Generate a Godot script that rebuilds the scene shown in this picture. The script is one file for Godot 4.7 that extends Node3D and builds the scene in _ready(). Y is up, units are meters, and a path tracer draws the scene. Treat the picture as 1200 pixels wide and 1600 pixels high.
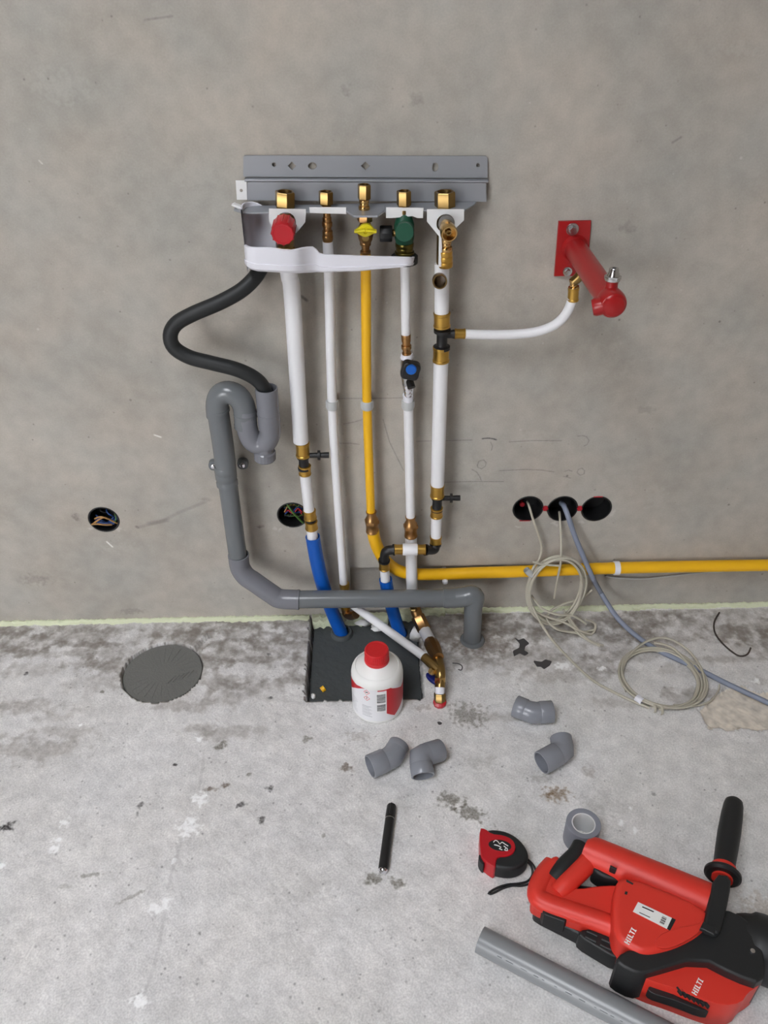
extends Node3D
# A plumbed bare wall in an unfinished room: x runs right along the wall, y up, z out of the wall; metres.

var M := {}                     # materials by name
var taken := {}

func _ready() -> void:
	# camera
	var cam := Camera3D.new()
	cam.name = "camera"
	cam.fov = 63.62
	cam.near = 0.05
	cam.far = 60.0
	cam.transform = Transform3D(Basis(Vector3(0.9997, -0.0078, 0.0213), Vector3(0.0188, 0.8090, -0.5875), Vector3(-0.0127, 0.5878, 0.8089)), Vector3(0.0000, 1.3363, 1.4250))
	add_child(cam)
	cam.current = true
	# daylight: an overcast sky that enters through the doorway and an added roof opening
	var sky_mat := ProceduralSkyMaterial.new()
	sky_mat.sky_top_color = Color(0.97, 0.98, 1.0)
	sky_mat.sky_horizon_color = Color(0.80, 0.80, 0.80)
	sky_mat.ground_horizon_color = Color(0.64, 0.64, 0.63)
	sky_mat.ground_bottom_color = Color(0.52, 0.51, 0.50)
	sky_mat.sky_energy_multiplier = 1.0
	var sky := Sky.new()
	sky.sky_material = sky_mat
	var env := Environment.new()
	env.background_mode = Environment.BG_SKY
	env.sky = sky
	env.background_energy_multiplier = 2.6
	env.tonemap_mode = Environment.TONE_MAPPER_LINEAR
	env.tonemap_exposure = 5.2
	env.sdfgi_enabled = true
	env.ssao_enabled = true
	env.ssil_enabled = true
	var we := WorldEnvironment.new()
	we.name = "world_environment"
	we.environment = env
	add_child(we)
	make_materials()
	build_room()
	build_floor_fittings()
	build_mounting()
	build_valves()
	build_pipes()
	build_red_post()
	build_drain()
	build_sockets_and_cables()
	build_bottle()
	build_floor_things()
	build_hammer()
	build_crumbs()

# ---------------------------------------------------------------- mesh helpers
class Mesher:
	var v := PackedVector3Array()
	var n := PackedVector3Array()
	var u := PackedVector2Array()
	func tri(a: Vector3, b: Vector3, c: Vector3, na: Vector3, nb: Vector3, nc: Vector3, ua := Vector2.ZERO, ub := Vector2.ZERO, uc := Vector2.ZERO) -> void:
		if (b - a).cross(c - a).dot(na + nb + nc) > 0.0:   # front faces run clockwise
			v.append_array([a, c, b]); n.append_array([na, nc, nb]); u.append_array([ua, uc, ub])
		else:
			v.append_array([a, b, c]); n.append_array([na, nb, nc]); u.append_array([ua, ub, uc])
	func quad(a: Vector3, b: Vector3, c: Vector3, d: Vector3, na: Vector3, nb: Vector3, nc: Vector3, nd: Vector3, ua := Vector2.ZERO, ub := Vector2.ZERO, uc := Vector2.ZERO, ud := Vector2.ZERO) -> void:
		tri(a, b, c, na, nb, nc, ua, ub, uc)
		tri(a, c, d, na, nc, nd, ua, uc, ud)
	func flat_quad(a: Vector3, b: Vector3, c: Vector3, d: Vector3, k: Vector3) -> void:
		quad(a, b, c, d, k, k, k, k)

	# a surface of revolution along a > b; prof holds (radius, share of the length); edges over 38 degrees stay sharp
	func rod(a: Vector3, b: Vector3, prof: Array, seg := 24, facets := false, turn := 0.0) -> Mesher:
		var y := (b - a)
		var length := y.length()
		y = y / length
		var x := y.cross(Vector3(0, 0, 1) if absf(y.z) < 0.9 else Vector3(0, 1, 0)).normalized()
		var z := x.cross(y)
		var count := prof.size() - 1
		var sn: Array[Vector2] = []
		for i in count:
			var d: Vector2 = Vector2(prof[i + 1].x - prof[i].x, (prof[i + 1].y - prof[i].y) * length)
			sn.append(Vector2(d.y, -d.x).normalized() if d.length() > 1e-9 else Vector2(1, 0))
		for i in count:
			var n0 := sn[i]
			var n1 := sn[i]
			if i > 0 and sn[i].dot(sn[i - 1]) > 0.79: n0 = (sn[i] + sn[i - 1]).normalized()
			if i < count - 1 and sn[i].dot(sn[i + 1]) > 0.79: n1 = (sn[i] + sn[i + 1]).normalized()
			for k in seg:
				var t0 := TAU * k / seg + turn
				var t1 := TAU * (k + 1) / seg + turn
				var d0 := x * cos(t0) + z * sin(t0)
				var d1 := x * cos(t1) + z * sin(t1)
				var f0 := d0
				var f1 := d1
				if facets:
					f0 = (d0 + d1).normalized()
					f1 = f0
				var p0: Vector2 = prof[i]
				var p1: Vector2 = prof[i + 1]
				quad(a + d0 * p0.x + y * (p0.y * length), a + d1 * p0.x + y * (p0.y * length), a + d1 * p1.x + y * (p1.y * length), a + d0 * p1.x + y * (p1.y * length),
					f0 * n0.x + y * n0.y, f1 * n0.x + y * n0.y, f1 * n1.x + y * n1.y, f0 * n1.x + y * n1.y,
					Vector2(float(k) / seg, p0.y), Vector2(float(k + 1) / seg, p0.y), Vector2(float(k + 1) / seg, p1.y), Vector2(float(k) / seg, p1.y))
		return self

	# a round bar swept along points; radii one number or one per point
	func sweep(pts: PackedVector3Array, radii: Variant, seg := 18, capped := true, flat := 1.0) -> Mesher:
		var m := pts.size()
		var t: PackedVector3Array = []
		for i in m:
			t.append((pts[mini(i + 1, m - 1)] - pts[maxi(i - 1, 0)]).normalized())
		var x := t[0].cross(Vector3(0, 0, 1) if absf(t[0].z) < 0.9 else Vector3(0, 1, 0)).normalized()
		var rings := []
		var along := 0.0
		for i in m:
			x = (x - t[i] * x.dot(t[i])).normalized()
			var z := x.cross(t[i])
			var r: float = radii if (radii is float or radii is int) else radii[i]
			if i > 0: along += pts[i].distance_to(pts[i - 1])
			var ring := []
			for k in seg + 1:
				var w := TAU * k / seg
				var d := x * cos(w) + z * sin(w)
				ring.append([pts[i] + (x * cos(w) * flat + z * sin(w)) * r, d, Vector2(float(k) / seg, along)])
			rings.append(ring)
		for i in m - 1:
			for k in seg:
				var a = rings[i][k]; var b = rings[i][k + 1]; var c = rings[i + 1][k + 1]; var d = rings[i + 1][k]
				quad(a[0], b[0], c[0], d[0], a[1], b[1], c[1], d[1], a[2], b[2], c[2], d[2])
		if capped:
			for e in [0, m - 1]:
				var k0: Vector3 = t[e] * (-1.0 if e == 0 else 1.0)
				for k in seg:
					tri(pts[e], rings[e][k][0], rings[e][k + 1][0], k0, k0, k0)
		return self

	# a box with chamfered edges
	func box(xf: Transform3D, size: Vector3, b := 0.001) -> Mesher:
		var h := size * 0.5
		b = minf(b, minf(h.x, minf(h.y, h.z)) * 0.9)
		var g := func(f: int, s: Vector3) -> Vector3:   # the corner s on the face across axis f
			var p := Vector3(s.x * (h.x - b), s.y * (h.y - b), s.z * (h.z - b))
			p[f] = s[f] * h[f]
			return xf * p
		for f in 3:
			var q := (f + 1) % 3
			var r := (f + 2) % 3
			for s in [-1.0, 1.0]:
				var cs := []
				for e in [[-1, -1], [1, -1], [1, 1], [-1, 1]]:
					var c := Vector3.ZERO
					c[f] = s; c[q] = e[0]; c[r] = e[1]
					cs.append(g.call(f, c))
				var k := Vector3.ZERO
				k[f] = s
				flat_quad(cs[0], cs[1], cs[2], cs[3], (xf.basis * k).normalized())
				for s2 in [-1.0, 1.0]:          # the edge between faces f and q
					var c0 := Vector3.ZERO
					c0[f] = s; c0[q] = s2; c0[r] = -1
					var c1 := c0
					c1[r] = 1
					var k2 := Vector3.ZERO
					k2[f] = s; k2[q] = s2
					flat_quad(g.call(f, c0), g.call(f, c1), g.call(q, c1), g.call(q, c0), (xf.basis * k2).normalized())
		for sx in [-1.0, 1.0]:
			for sy in [-1.0, 1.0]:
				for sz in [-1.0, 1.0]:
					var c := Vector3(sx, sy, sz)
					var k := (xf.basis * c).normalized()
					tri(g.call(0, c), g.call(1, c), g.call(2, c), k, k, k)
		return self

	# a polygon pushed along the frame's z from 0 to depth, its far edge rounded with radius b
	func prism(poly: PackedVector2Array, xf: Transform3D, depth: float, b := 0.001, steps := 2, both := false) -> Mesher:
		var m := poly.size()
		while b > 0.0002 and not fits(poly, b):
			b *= 0.6
		var area := 0.0
		for i in m:
			area += poly[i].cross(poly[(i + 1) % m])
		if area < 0.0:
			poly.reverse()
		var en: PackedVector2Array = []
		for i in m:
			var e := poly[(i + 1) % m] - poly[i]
			en.append(Vector2(e.y, -e.x).normalized())
		var miter: PackedVector2Array = []
		for i in m:
			var a := en[(i + m - 1) % m]
			var c := en[i]
			miter.append((a + c) / maxf(1.0 + a.dot(c), 0.35))
		var rows := []                                  # [inset, height, tilt]
		if both:
			for s in steps + 1:
				var t := PI / 2 * (1.0 - float(s) / steps)
				rows.append([b * (1.0 - cos(t)), b * (1.0 - sin(t)), -t])
		else:
			rows.append([0.0, 0.0, 0.0])
		for s in steps + 1:
			var t := PI / 2 * s / steps
			rows.append([b * (1.0 - cos(t)), depth - b * (1.0 - sin(t)), t])
		for i in rows.size() - 1:
			var r0 = rows[i]
			var r1 = rows[i + 1]
			for k in m:
				var j := (k + 1) % m
				var nk := en[k]
				var nj := en[k]
				if en[k].dot(en[(k + m - 1) % m]) > 0.76: nk = (en[k] + en[(k + m - 1) % m]).normalized()
				if en[k].dot(en[j]) > 0.76: nj = (en[k] + en[j]).normalized()
				var P := func(idx: int, row: Array) -> Vector3:
					var q: Vector2 = poly[idx] - miter[idx] * row[0]
					return xf * Vector3(q.x, q.y, row[1])
				var K := func(d: Vector2, row: Array) -> Vector3:
					return (xf.basis * Vector3(d.x * cos(row[2]), d.y * cos(row[2]), sin(row[2]))).normalized()
				quad(P.call(k, r0), P.call(j, r0), P.call(j, r1), P.call(k, r1), K.call(nk, r0), K.call(nj, r0), K.call(nj, r1), K.call(nk, r1))
		for e in [0, rows.size() - 1]:
			var ring: PackedVector2Array = []
			for k in m:
				ring.append(poly[k] - miter[k] * rows[e][0])
			var k3 := (xf.basis * Vector3(0, 0, -1.0 if e == 0 else 1.0)).normalized()
			var ids := Geometry2D.triangulate_polygon(ring)
			for q in range(0, ids.size(), 3):
				var h: float = rows[e][1]
				tri(xf * Vector3(ring[ids[q]].x, ring[ids[q]].y, h), xf * Vector3(ring[ids[q + 1]].x, ring[ids[q + 1]].y, h), xf * Vector3(ring[ids[q + 2]].x, ring[ids[q + 2]].y, h), k3, k3, k3)
		return self

	# whether the outline pushed in by b is still a plain polygon
	func fits(poly: PackedVector2Array, b: float) -> bool:
		var m := poly.size()
		var sgn := 0.0
		for i in m:
			sgn += poly[i].cross(poly[(i + 1) % m])
		var ring: PackedVector2Array = []
		for i in m:
			var e0 := poly[i] - poly[(i + m - 1) % m]
			var e1 := poly[(i + 1) % m] - poly[i]
			var a := Vector2(e0.y, -e0.x).normalized() * signf(sgn)
			var c := Vector2(e1.y, -e1.x).normalized() * signf(sgn)
			ring.append(poly[i] - (a + c) / maxf(1.0 + a.dot(c), 0.35) * b)
		if Geometry2D.triangulate_polygon(ring).is_empty():
			return false
		var area := 0.0
		for i in m:
			var d := ring[(i + 1) % m] - ring[i]
			if d.dot(poly[(i + 1) % m] - poly[i]) < 0.0:
				return false
			area += ring[i].cross(ring[(i + 1) % m])
		return area * sgn > 0.0

	func blob(c: Vector3, r: Vector3, s: int, rough := 0.25) -> Mesher:
		var rng := RandomNumberGenerator.new()
		rng.seed = s
		var ph := [rng.randf() * 6.0, rng.randf() * 6.0, rng.randf() * 6.0]
		var f := func(i: int, k: int) -> Vector3:
			var th := PI * i / 7.0
			var w := TAU * (k % 12) / 12.0
			var d := Vector3(sin(th) * cos(w), cos(th), sin(th) * sin(w))
			return c + d * r * (1.0 + rough * (sin(3.0 * d.x + ph[0]) + sin(4.0 * d.z + ph[1]) + sin(5.0 * d.y + 2.0 * d.x + ph[2])) / 1.8)
		for i in 7:
			for k in 12:
				var a: Vector3 = f.call(i, k); var b: Vector3 = f.call(i, k + 1); var e: Vector3 = f.call(i + 1, k + 1); var d: Vector3 = f.call(i + 1, k)
				quad(a, b, e, d, (a - c).normalized(), (b - c).normalized(), (e - c).normalized(), (d - c).normalized())
		return self

	func mesh(origin: Vector3) -> ArrayMesh:
		var w := v.duplicate()
		for i in w.size():
			w[i] -= origin
		var arr := []
		arr.resize(Mesh.ARRAY_MAX)
		arr[Mesh.ARRAY_VERTEX] = w
		arr[Mesh.ARRAY_NORMAL] = n
		arr[Mesh.ARRAY_TEX_UV] = u
		var m := ArrayMesh.new()
		m.add_surface_from_arrays(Mesh.PRIMITIVE_TRIANGLES, arr)
		return m

func mk() -> Mesher:
	return Mesher.new()

# a smooth line through the given points, one point about every step metres
func curve(p: PackedVector3Array, step := 0.006) -> PackedVector3Array:
	var out: PackedVector3Array = []
	for i in p.size() - 1:
		var a := p[maxi(i - 1, 0)]
		var d := p[mini(i + 2, p.size() - 1)]
		var k := maxi(1, int(p[i].distance_to(p[i + 1]) / step))
		for s in k:
			out.append(p[i].cubic_interpolate(p[i + 1], a, d, float(s) / k))
	out.append(p[p.size() - 1])
	return out

# a closed outline with its corners rounded
func soft(p: PackedVector2Array, times := 2, keep := 0.25) -> PackedVector2Array:
	for t in times:
		var q: PackedVector2Array = []
		for i in p.size():
			var a := p[i]
			var b := p[(i + 1) % p.size()]
			q.append(a.lerp(b, keep))
			q.append(a.lerp(b, 1.0 - keep))
		p = q
	return p

# ---------------------------------------------------------------- scene tree helpers
func numbered(called: String) -> String:
	if not taken.has(called):
		taken[called] = 0
		return called
	taken[called] += 1
	return "%s_%03d" % [called, taken[called]]

func origin_of(o: Node) -> Vector3:
	var p := Vector3.ZERO
	while o is Node3D and o != self:
		p += o.position
		o = o.get_parent()
	return p

func tag(o: Node, label: String, category := "", group := "", kind := "") -> Node:
	if label: o.set_meta("label", label)
	if category: o.set_meta("category", category)
	if group: o.set_meta("group", group)
	if kind: o.set_meta("kind", kind)
	return o

func thing(called: String, at: Vector3, label: String, category: String, group := "") -> Node3D:
	var o := Node3D.new()
	o.name = numbered(called)
	add_child(o)
	o.position = at
	tag(o, label, category, group)
	return o

# a part: one mesh under its thing (or under a part of it)
func part(called: String, m: Mesher, mat: Material, parent: Node, label := "") -> MeshInstance3D:
	var o := MeshInstance3D.new()
	o.name = called
	o.mesh = m.mesh(origin_of(parent))
	o.material_override = mat
	parent.add_child(o, true)
	if label: o.set_meta("label", label)
	return o

# a thing that is one mesh
func single(called: String, at: Vector3, m: Mesher, mat: Material, label: String, category: String, group := "") -> MeshInstance3D:
	var o := MeshInstance3D.new()
	o.name = numbered(called)
	o.mesh = m.mesh(at)
	o.material_override = mat
	add_child(o)
	o.position = at
	tag(o, label, category, group)
	return o

func structure(called: String, m: Mesher, mat: Material, label := "") -> MeshInstance3D:
	var o := MeshInstance3D.new()
	o.name = numbered(called)
	o.mesh = m.mesh(Vector3.ZERO)
	o.material_override = mat
	add_child(o)
	tag(o, label, "", "", "structure")
	return o

# ---------------------------------------------------------------- materials
func mat(c: Color, rough := 0.5, metal := 0.0, spec := 0.5) -> StandardMaterial3D:
	var m := StandardMaterial3D.new()
	m.albedo_color = c
	m.roughness = rough
	m.metallic = metal
	m.metallic_specular = spec
	return m

func noise(f: float, octaves: int, s: int, kind := FastNoiseLite.TYPE_SIMPLEX_SMOOTH) -> FastNoiseLite:
	var q := FastNoiseLite.new()
	q.noise_type = kind
	q.seed = s
	q.frequency = f
	q.fractal_octaves = octaves
	q.fractal_type = FastNoiseLite.FRACTAL_FBM if octaves > 1 else FastNoiseLite.FRACTAL_NONE
	return q

func noise_bytes(w: int, h: int, f: float, octaves: int, s: int) -> PackedByteArray:
	var im := noise(f, octaves, s).get_image(w, h, false, false, true)
	im.convert(Image.FORMAT_L8)
	return im.get_data()

func grain_texture(f: float, octaves: int, s: int, side := 512) -> NoiseTexture2D:
	var t := NoiseTexture2D.new()
	t.width = side
	t.height = side
	t.seamless = true
	t.noise = noise(f, octaves, s)
	return t

# fine bumps on a moulded or cast surface, in the thing's own space
func bumpy(m: StandardMaterial3D, f: float, height_cm: float, scale: float, s: int) -> StandardMaterial3D:
	m.uv1_triplanar = true
	m.uv1_world_triplanar = true
	m.uv1_scale = Vector3.ONE * scale
	m.heightmap_enabled = true
	m.heightmap_texture = grain_texture(f, 4, s)
	m.heightmap_scale = height_cm
	return m

func make_materials() -> void:
	M.white_pipe = mat(Color(0.90, 0.90, 0.91), 0.35)
	M.white_plastic = mat(Color(0.89, 0.89, 0.92), 0.4)
	M.white_paint = mat(Color(0.90, 0.90, 0.90), 0.35)
	M.brass = mat(Color(0.60, 0.495, 0.31), 0.3, 1.0)
	M.brass_bright = mat(Color(0.80, 0.66, 0.43), 0.26, 1.0)
	M.brass_sleeve = mat(Color(0.80, 0.64, 0.32), 0.34, 1.0)
	M.bronze = mat(Color(0.68, 0.52, 0.34), 0.34, 1.0)
	M.black_plastic = mat(Color(0.085, 0.085, 0.09), 0.45)
	M.black_rubber = mat(Color(0.10, 0.11, 0.115), 0.55)
	M.pvc = mat(Color(0.42, 0.435, 0.445), 0.22)
	M.pvc_cool = mat(Color(0.46, 0.465, 0.49), 0.24)
	M.pvc_light = mat(Color(0.51, 0.52, 0.55), 0.26)
	M.galvanized = mat(Color(0.63, 0.64, 0.66), 0.42, 0.5)
	M.zinc = mat(Color(0.78, 0.78, 0.78), 0.22, 1.0)
	M.steel = mat(Color(0.50, 0.50, 0.50), 0.45, 1.0)
	M.chrome = mat(Color(0.88, 0.88, 0.90), 0.08, 1.0)
	M.red_paint = mat(Color(0.62, 0.09, 0.10), 0.3)
	M.red_cap = mat(Color(0.72, 0.08, 0.13), 0.35)
	M.green = mat(Color(0.09, 0.30, 0.22), 0.4)
	M.yellow_pipe = mat(Color(0.93, 0.71, 0.09), 0.38)
	M.yellow_handle = mat(Color(0.86, 0.80, 0.12), 0.35)
	M.blue_conduit = mat(Color(0.02, 0.33, 0.69), 0.42)
	M.blue_cap = mat(Color(0.03, 0.36, 0.72), 0.4)
	M.navy = mat(Color(0.07, 0.10, 0.38), 0.4)
	M.cable_grey = mat(Color(0.50, 0.53, 0.60), 0.45)
	M.cable_beige = mat(Color(0.72, 0.70, 0.64), 0.45)
	M.clip_grey = mat(Color(0.72, 0.73, 0.73), 0.45)
	M.tool_red = bumpy(mat(Color(0.85, 0.21, 0.16), 0.45), 0.05, 0.006, 6.0, 5)
	M.tool_black = bumpy(mat(Color(0.115, 0.12, 0.125), 0.5), 0.05, 0.01, 6.0, 6)
	M.tape_grey = mat(Color(0.52, 0.53, 0.57), 0.4)
	M.paper = mat(Color(0.86, 0.86, 0.86), 0.8)
	M.sticker = mat(Color(0.93, 0.93, 0.92), 0.5)
	M.ink = mat(Color(0.10, 0.10, 0.11), 0.6)
	M.wire_blue = mat(Color(0.10, 0.25, 0.50), 0.4)
	M.wire_tan = mat(Color(0.66, 0.50, 0.30), 0.4)
	M.wire_black = mat(Color(0.07, 0.07, 0.08), 0.4)
	M.wire_green = mat(Color(0.28, 0.42, 0.18), 0.4)
	M.connector_red = mat(Color(0.66, 0.09, 0.15), 0.4)
	M.foam = bumpy(mat(Color(0.84, 0.86, 0.74), 0.95), 0.04, 0.15, 5.0, 9)
	M.board = bumpy(mat(Color(0.28, 0.295, 0.30), 0.75), 0.02, 0.1, 4.0, 10)
	M.lid = bumpy(mat(Color(0.44, 0.44, 0.425), 0.85), 0.05, 0.05, 6.0, 12)
	M.raw_concrete = bumpy(mat(Color(0.56, 0.55, 0.53), 0.95), 0.012, 0.12, 1.5, 14)
	M.brass_dark = mat(Color(0.52, 0.42, 0.27), 0.4, 1.0)
	M.bottle = mat(Color(0.91, 0.91, 0.90), 0.4)
	M.red_lid = mat(Color(0.80, 0.10, 0.13), 0.42)
	M.pvc_loose = mat(Color(0.53, 0.54, 0.55), 0.3)
	M.print_grey = mat(Color(0.36, 0.37, 0.38), 0.6)
	M.latch_grey = mat(Color(0.22, 0.23, 0.23), 0.35)
	M.scrap = mat(Color(0.27, 0.26, 0.26), 0.8)
	M.plaster = mat(Color(0.93, 0.93, 0.93), 0.9)
	M.wire_brown = mat(Color(0.26, 0.23, 0.21), 0.5)

# ---------------------------------------------------------------- surfaces with their stains and marks
const HALF := 1.3            # the detailed part of wall and floor: x from -HALF to HALF
const WALL_TOP := 1.6
const FLOOR_END := 1.4
var hatch := Vector3(-0.4667, 0.0000, 0.1619)
var hatch_r := 0.0866
var pit_l: float = Vector3(-0.1504, 0.0000, 0.1539).x
var pit_r: float = Vector3(0.0966, 0.0000, 0.1610).x
var pit_end: float = Vector3(-0.0391, 0.0000, 0.2536).z
var crater := PackedVector2Array([Vector2(0.6741, 0.2926), Vector2(0.6629, 0.3024), Vector2(0.6667, 0.3226), Vector2(0.6677, 0.3504), Vector2(0.6874, 0.3461), Vector2(0.7025, 0.3545), Vector2(0.7357, 0.3490), Vector2(0.7589, 0.3561), Vector2(0.7999, 0.3508), Vector2(0.8627, 0.3558), Vector2(0.9254, 0.2437), Vector2(0.8333, 0.2518), Vector2(0.8050, 0.2581), Vector2(0.7780, 0.2359), Vector2(0.7429, 0.2421), Vector2(0.7008, 0.2692)])

func splat(d: PackedByteArray, w: int, h: int, px: float, py: float, rad: float, c: Color, alpha: float) -> void:
	for y in range(maxi(0, int(py - rad - 1)), mini(h, int(py + rad + 2))):
		for x in range(maxi(0, int(px - rad - 1)), mini(w, int(px + rad + 2))):
			var k := clampf(rad + 0.5 - Vector2(x - px, y - py).length(), 0.0, 1.0) * alpha
			if k > 0.0:
				var i := (y * w + x) * 3
				d[i] = int(lerpf(d[i], c.r8, k))
				d[i + 1] = int(lerpf(d[i + 1], c.g8, k))
				d[i + 2] = int(lerpf(d[i + 2], c.b8, k))

func stroke(d: PackedByteArray, w: int, h: int, pts: PackedVector2Array, rad: float, c: Color, alpha: float, rng: RandomNumberGenerator) -> void:
	for i in pts.size() - 1:
		var n := maxi(1, int(pts[i].distance_to(pts[i + 1])))
		for s in n:
			var p := pts[i].lerp(pts[i + 1], float(s) / n)
			splat(d, w, h, p.x, p.y, rad, c, alpha * rng.randf_range(0.45, 1.0))

# a stain with a ragged outline: p and r in texture pixels
func stain(d: PackedByteArray, w: int, h: int, p: Vector2, r: Vector2, c: Color, alpha: float, q: FastNoiseLite, ragged := 0.9, turn := 0.0) -> void:
	var far := int(maxf(r.x, r.y) * 1.6) + 2
	for y in range(maxi(0, int(p.y) - far), mini(h, int(p.y) + far)):
		for x in range(maxi(0, int(p.x) - far), mini(w, int(p.x) + far)):
			var o := Vector2(x - p.x, y - p.y).rotated(-turn) / r
			var k := 1.0 - o.length() + q.get_noise_2d(x * 1.0, y * 1.0) * ragged * 0.8
			k = smoothstep(0.0, 0.7, k) * alpha * (0.75 + 0.5 * q.get_noise_2d(x * 3.0 + 50.0, y * 3.0))
			if k > 0.0:
				k = minf(k, 1.0)
				var i := (y * w + x) * 3
				d[i] = int(lerpf(d[i], c.r8, k))
				d[i + 1] = int(lerpf(d[i + 1], c.g8, k))
				d[i + 2] = int(lerpf(d[i + 2], c.b8, k))

func concrete(w: int, h: int, c: Color, warm: Color, coarse: float, mid: float, fine: float, s: int) -> PackedByteArray:
	var a := noise_bytes(w, h, 0.0035, 4, s)
	var b := noise_bytes(w, h, 0.03, 4, s + 1)
	var e := noise_bytes(w, h, 0.35, 2, s + 2)
	var t := noise_bytes(w, h, 0.006, 3, s + 3)
	var d: PackedByteArray = []
	d.resize(w * h * 3)
	for i in w * h:
		var k := 1.0 + ((a[i] - 128.0) * coarse + (b[i] - 128.0) * mid + (e[i] - 128.0) * fine) / 128.0
		var m := t[i] / 255.0
		var j := i * 3
		d[j] = int(clampf(255.0 * lerpf(c.r, warm.r, m) * k, 0, 255))
		d[j + 1] = int(clampf(255.0 * lerpf(c.g, warm.g, m) * k, 0, 255))
		d[j + 2] = int(clampf(255.0 * lerpf(c.b, warm.b, m) * k, 0, 255))
	return d

func picture(w: int, h: int, d: PackedByteArray) -> ImageTexture:
	return ImageTexture.create_from_image(Image.create_from_data(w, h, false, Image.FORMAT_RGB8, d))

func wall_px(p: Vector2, w: int, h: int) -> Vector2:
	return Vector2((p.x + HALF) / (2.0 * HALF) * w, (WALL_TOP - p.y) / WALL_TOP * h)

func wall_material() -> StandardMaterial3D:
	var w := 1856
	var h := 1142
	var rng := RandomNumberGenerator.new()
	rng.seed = 3
	var d := concrete(w, h, Color(0.655, 0.645, 0.618), Color(0.695, 0.663, 0.622), 0.045, 0.045, 0.03, 11)
	var q := noise(0.09, 3, 4)
	for i in 520:                                       # pits and specks of the cast surface
		var big := rng.randf() < 0.15
		splat(d, w, h, rng.randf() * w, rng.randf() * h, rng.randf_range(0.5, 1.8 if big else 1.0), Color(0.36, 0.35, 0.33) if rng.randf() < 0.7 else Color(0.80, 0.79, 0.77), rng.randf_range(0.2, 0.6))
	for i in 60:                                        # faint damp and trowel patches
		stain(d, w, h, Vector2(rng.randf() * w, rng.randf() * h), Vector2(rng.randf_range(12, 60), rng.randf_range(8, 30)), Color(0.60, 0.58, 0.55) if rng.randf() < 0.6 else Color(0.75, 0.74, 0.71), rng.randf_range(0.12, 0.3), q, 1.2)
	var pencil := Color(0.27, 0.27, 0.28)
	var lines: Array[PackedVector2Array] = [
		PackedVector2Array([Vector2(-0.0647, 0.5756), Vector2(-0.0127, 0.5746), Vector2(0.0642, 0.5745)]), PackedVector2Array([Vector2(-0.0663, 0.4745), Vector2(-0.0444, 0.4741), Vector2(-0.0252, 0.4707)]), PackedVector2Array([Vector2(0.0881, 0.4758), Vector2(0.1396, 0.4763), Vector2(0.2014, 0.4765)]), PackedVector2Array([Vector2(0.2755, 0.4705), Vector2(0.3206, 0.4726), Vector2(0.3828, 0.4713)]),
		PackedVector2Array([Vector2(0.1429, 0.3755), Vector2(0.1963, 0.3759), Vector2(0.2726, 0.3742)]), PackedVector2Array([Vector2(0.2612, 0.4015), Vector2(0.3140, 0.4035), Vector2(0.3487, 0.4012), Vector2(0.3759, 0.3959)]), PackedVector2Array([Vector2(-0.0569, 0.5186), Vector2(-0.0366, 0.5225), Vector2(-0.0188, 0.5280)]), PackedVector2Array([Vector2(0.0216, 0.5272), Vector2(0.0340, 0.4755), Vector2(0.0628, 0.4058)]),
		PackedVector2Array([Vector2(0.2379, 0.4713), Vector2(0.2425, 0.4606), Vector2(0.2407, 0.4500)]), PackedVector2Array([Vector2(0.4126, 0.4811), Vector2(0.4228, 0.4824), Vector2(0.4310, 0.4793), Vector2(0.4374, 0.4701), Vector2(0.4348, 0.4612), Vector2(0.4275, 0.4568)]), PackedVector2Array([Vector2(0.3970, 0.3970), Vector2(0.4046, 0.4000), Vector2(0.4130, 0.3966)]),
		PackedVector2Array([Vector2(0.2040, 0.4059), Vector2(0.2137, 0.3994), Vector2(0.2210, 0.3881), Vector2(0.2257, 0.3753)]), PackedVector2Array([Vector2(0.2141, 0.4151), Vector2(0.2174, 0.4259), Vector2(0.2264, 0.4288), Vector2(0.2320, 0.4225), Vector2(0.2313, 0.4132), Vector2(0.2238, 0.4071), Vector2(0.2157, 0.4104), Vector2(0.2139, 0.4182)]), PackedVector2Array([Vector2(0.4228, 0.3933), Vector2(0.4244, 0.4011), Vector2(0.4320, 0.4041), Vector2(0.4381, 0.3977), Vector2(0.4379, 0.3898), Vector2(0.4303, 0.3867), Vector2(0.4228, 0.3933)]), PackedVector2Array([Vector2(0.3959, 0.3843), Vector2(0.4041, 0.3825), Vector2(0.4126, 0.3792)])]
	for l in lines:
		var p: PackedVector2Array = []
		for a in l:
			p.append(wall_px(a, w, h))
		stroke(d, w, h, p, 0.55, pencil, 0.45, rng)
	var dark := PackedVector2Array([Vector2(0.2206, 0.4791), Vector2(0.2321, 0.4804), Vector2(0.2426, 0.4786), Vector2(0.2505, 0.4755)])
	for i in dark.size():
		dark[i] = wall_px(dark[i], w, h)
	stroke(d, w, h, dark, 0.9, pencil, 0.8, rng)
	for a in [[PackedVector2Array([Vector2(-0.5081, 0.2725), Vector2(-0.4564, 0.2866), Vector2(-0.4118, 0.3110), Vector2(-0.3514, 0.3378)]), 3.0, 0.03], [PackedVector2Array([Vector2(-0.4845, 0.2822), Vector2(-0.4393, 0.2913)]), 4.0, 0.035], [PackedVector2Array([Vector2(0.4951, 1.0311), Vector2(0.5098, 1.0406)]), 1.2, 0.25], [PackedVector2Array([Vector2(-0.3260, 1.2108), Vector2(-0.2827, 1.2153)]), 1.0, 0.2], [PackedVector2Array([Vector2(-0.1227, 0.7825), Vector2(-0.1119, 0.7728)]), 2.0, 0.3]]:
		var p: PackedVector2Array = []
		for c in a[0]:
			p.append(wall_px(c, w, h))
		stroke(d, w, h, p, a[1], Color(0.38, 0.37, 0.37), a[2], rng)
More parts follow.
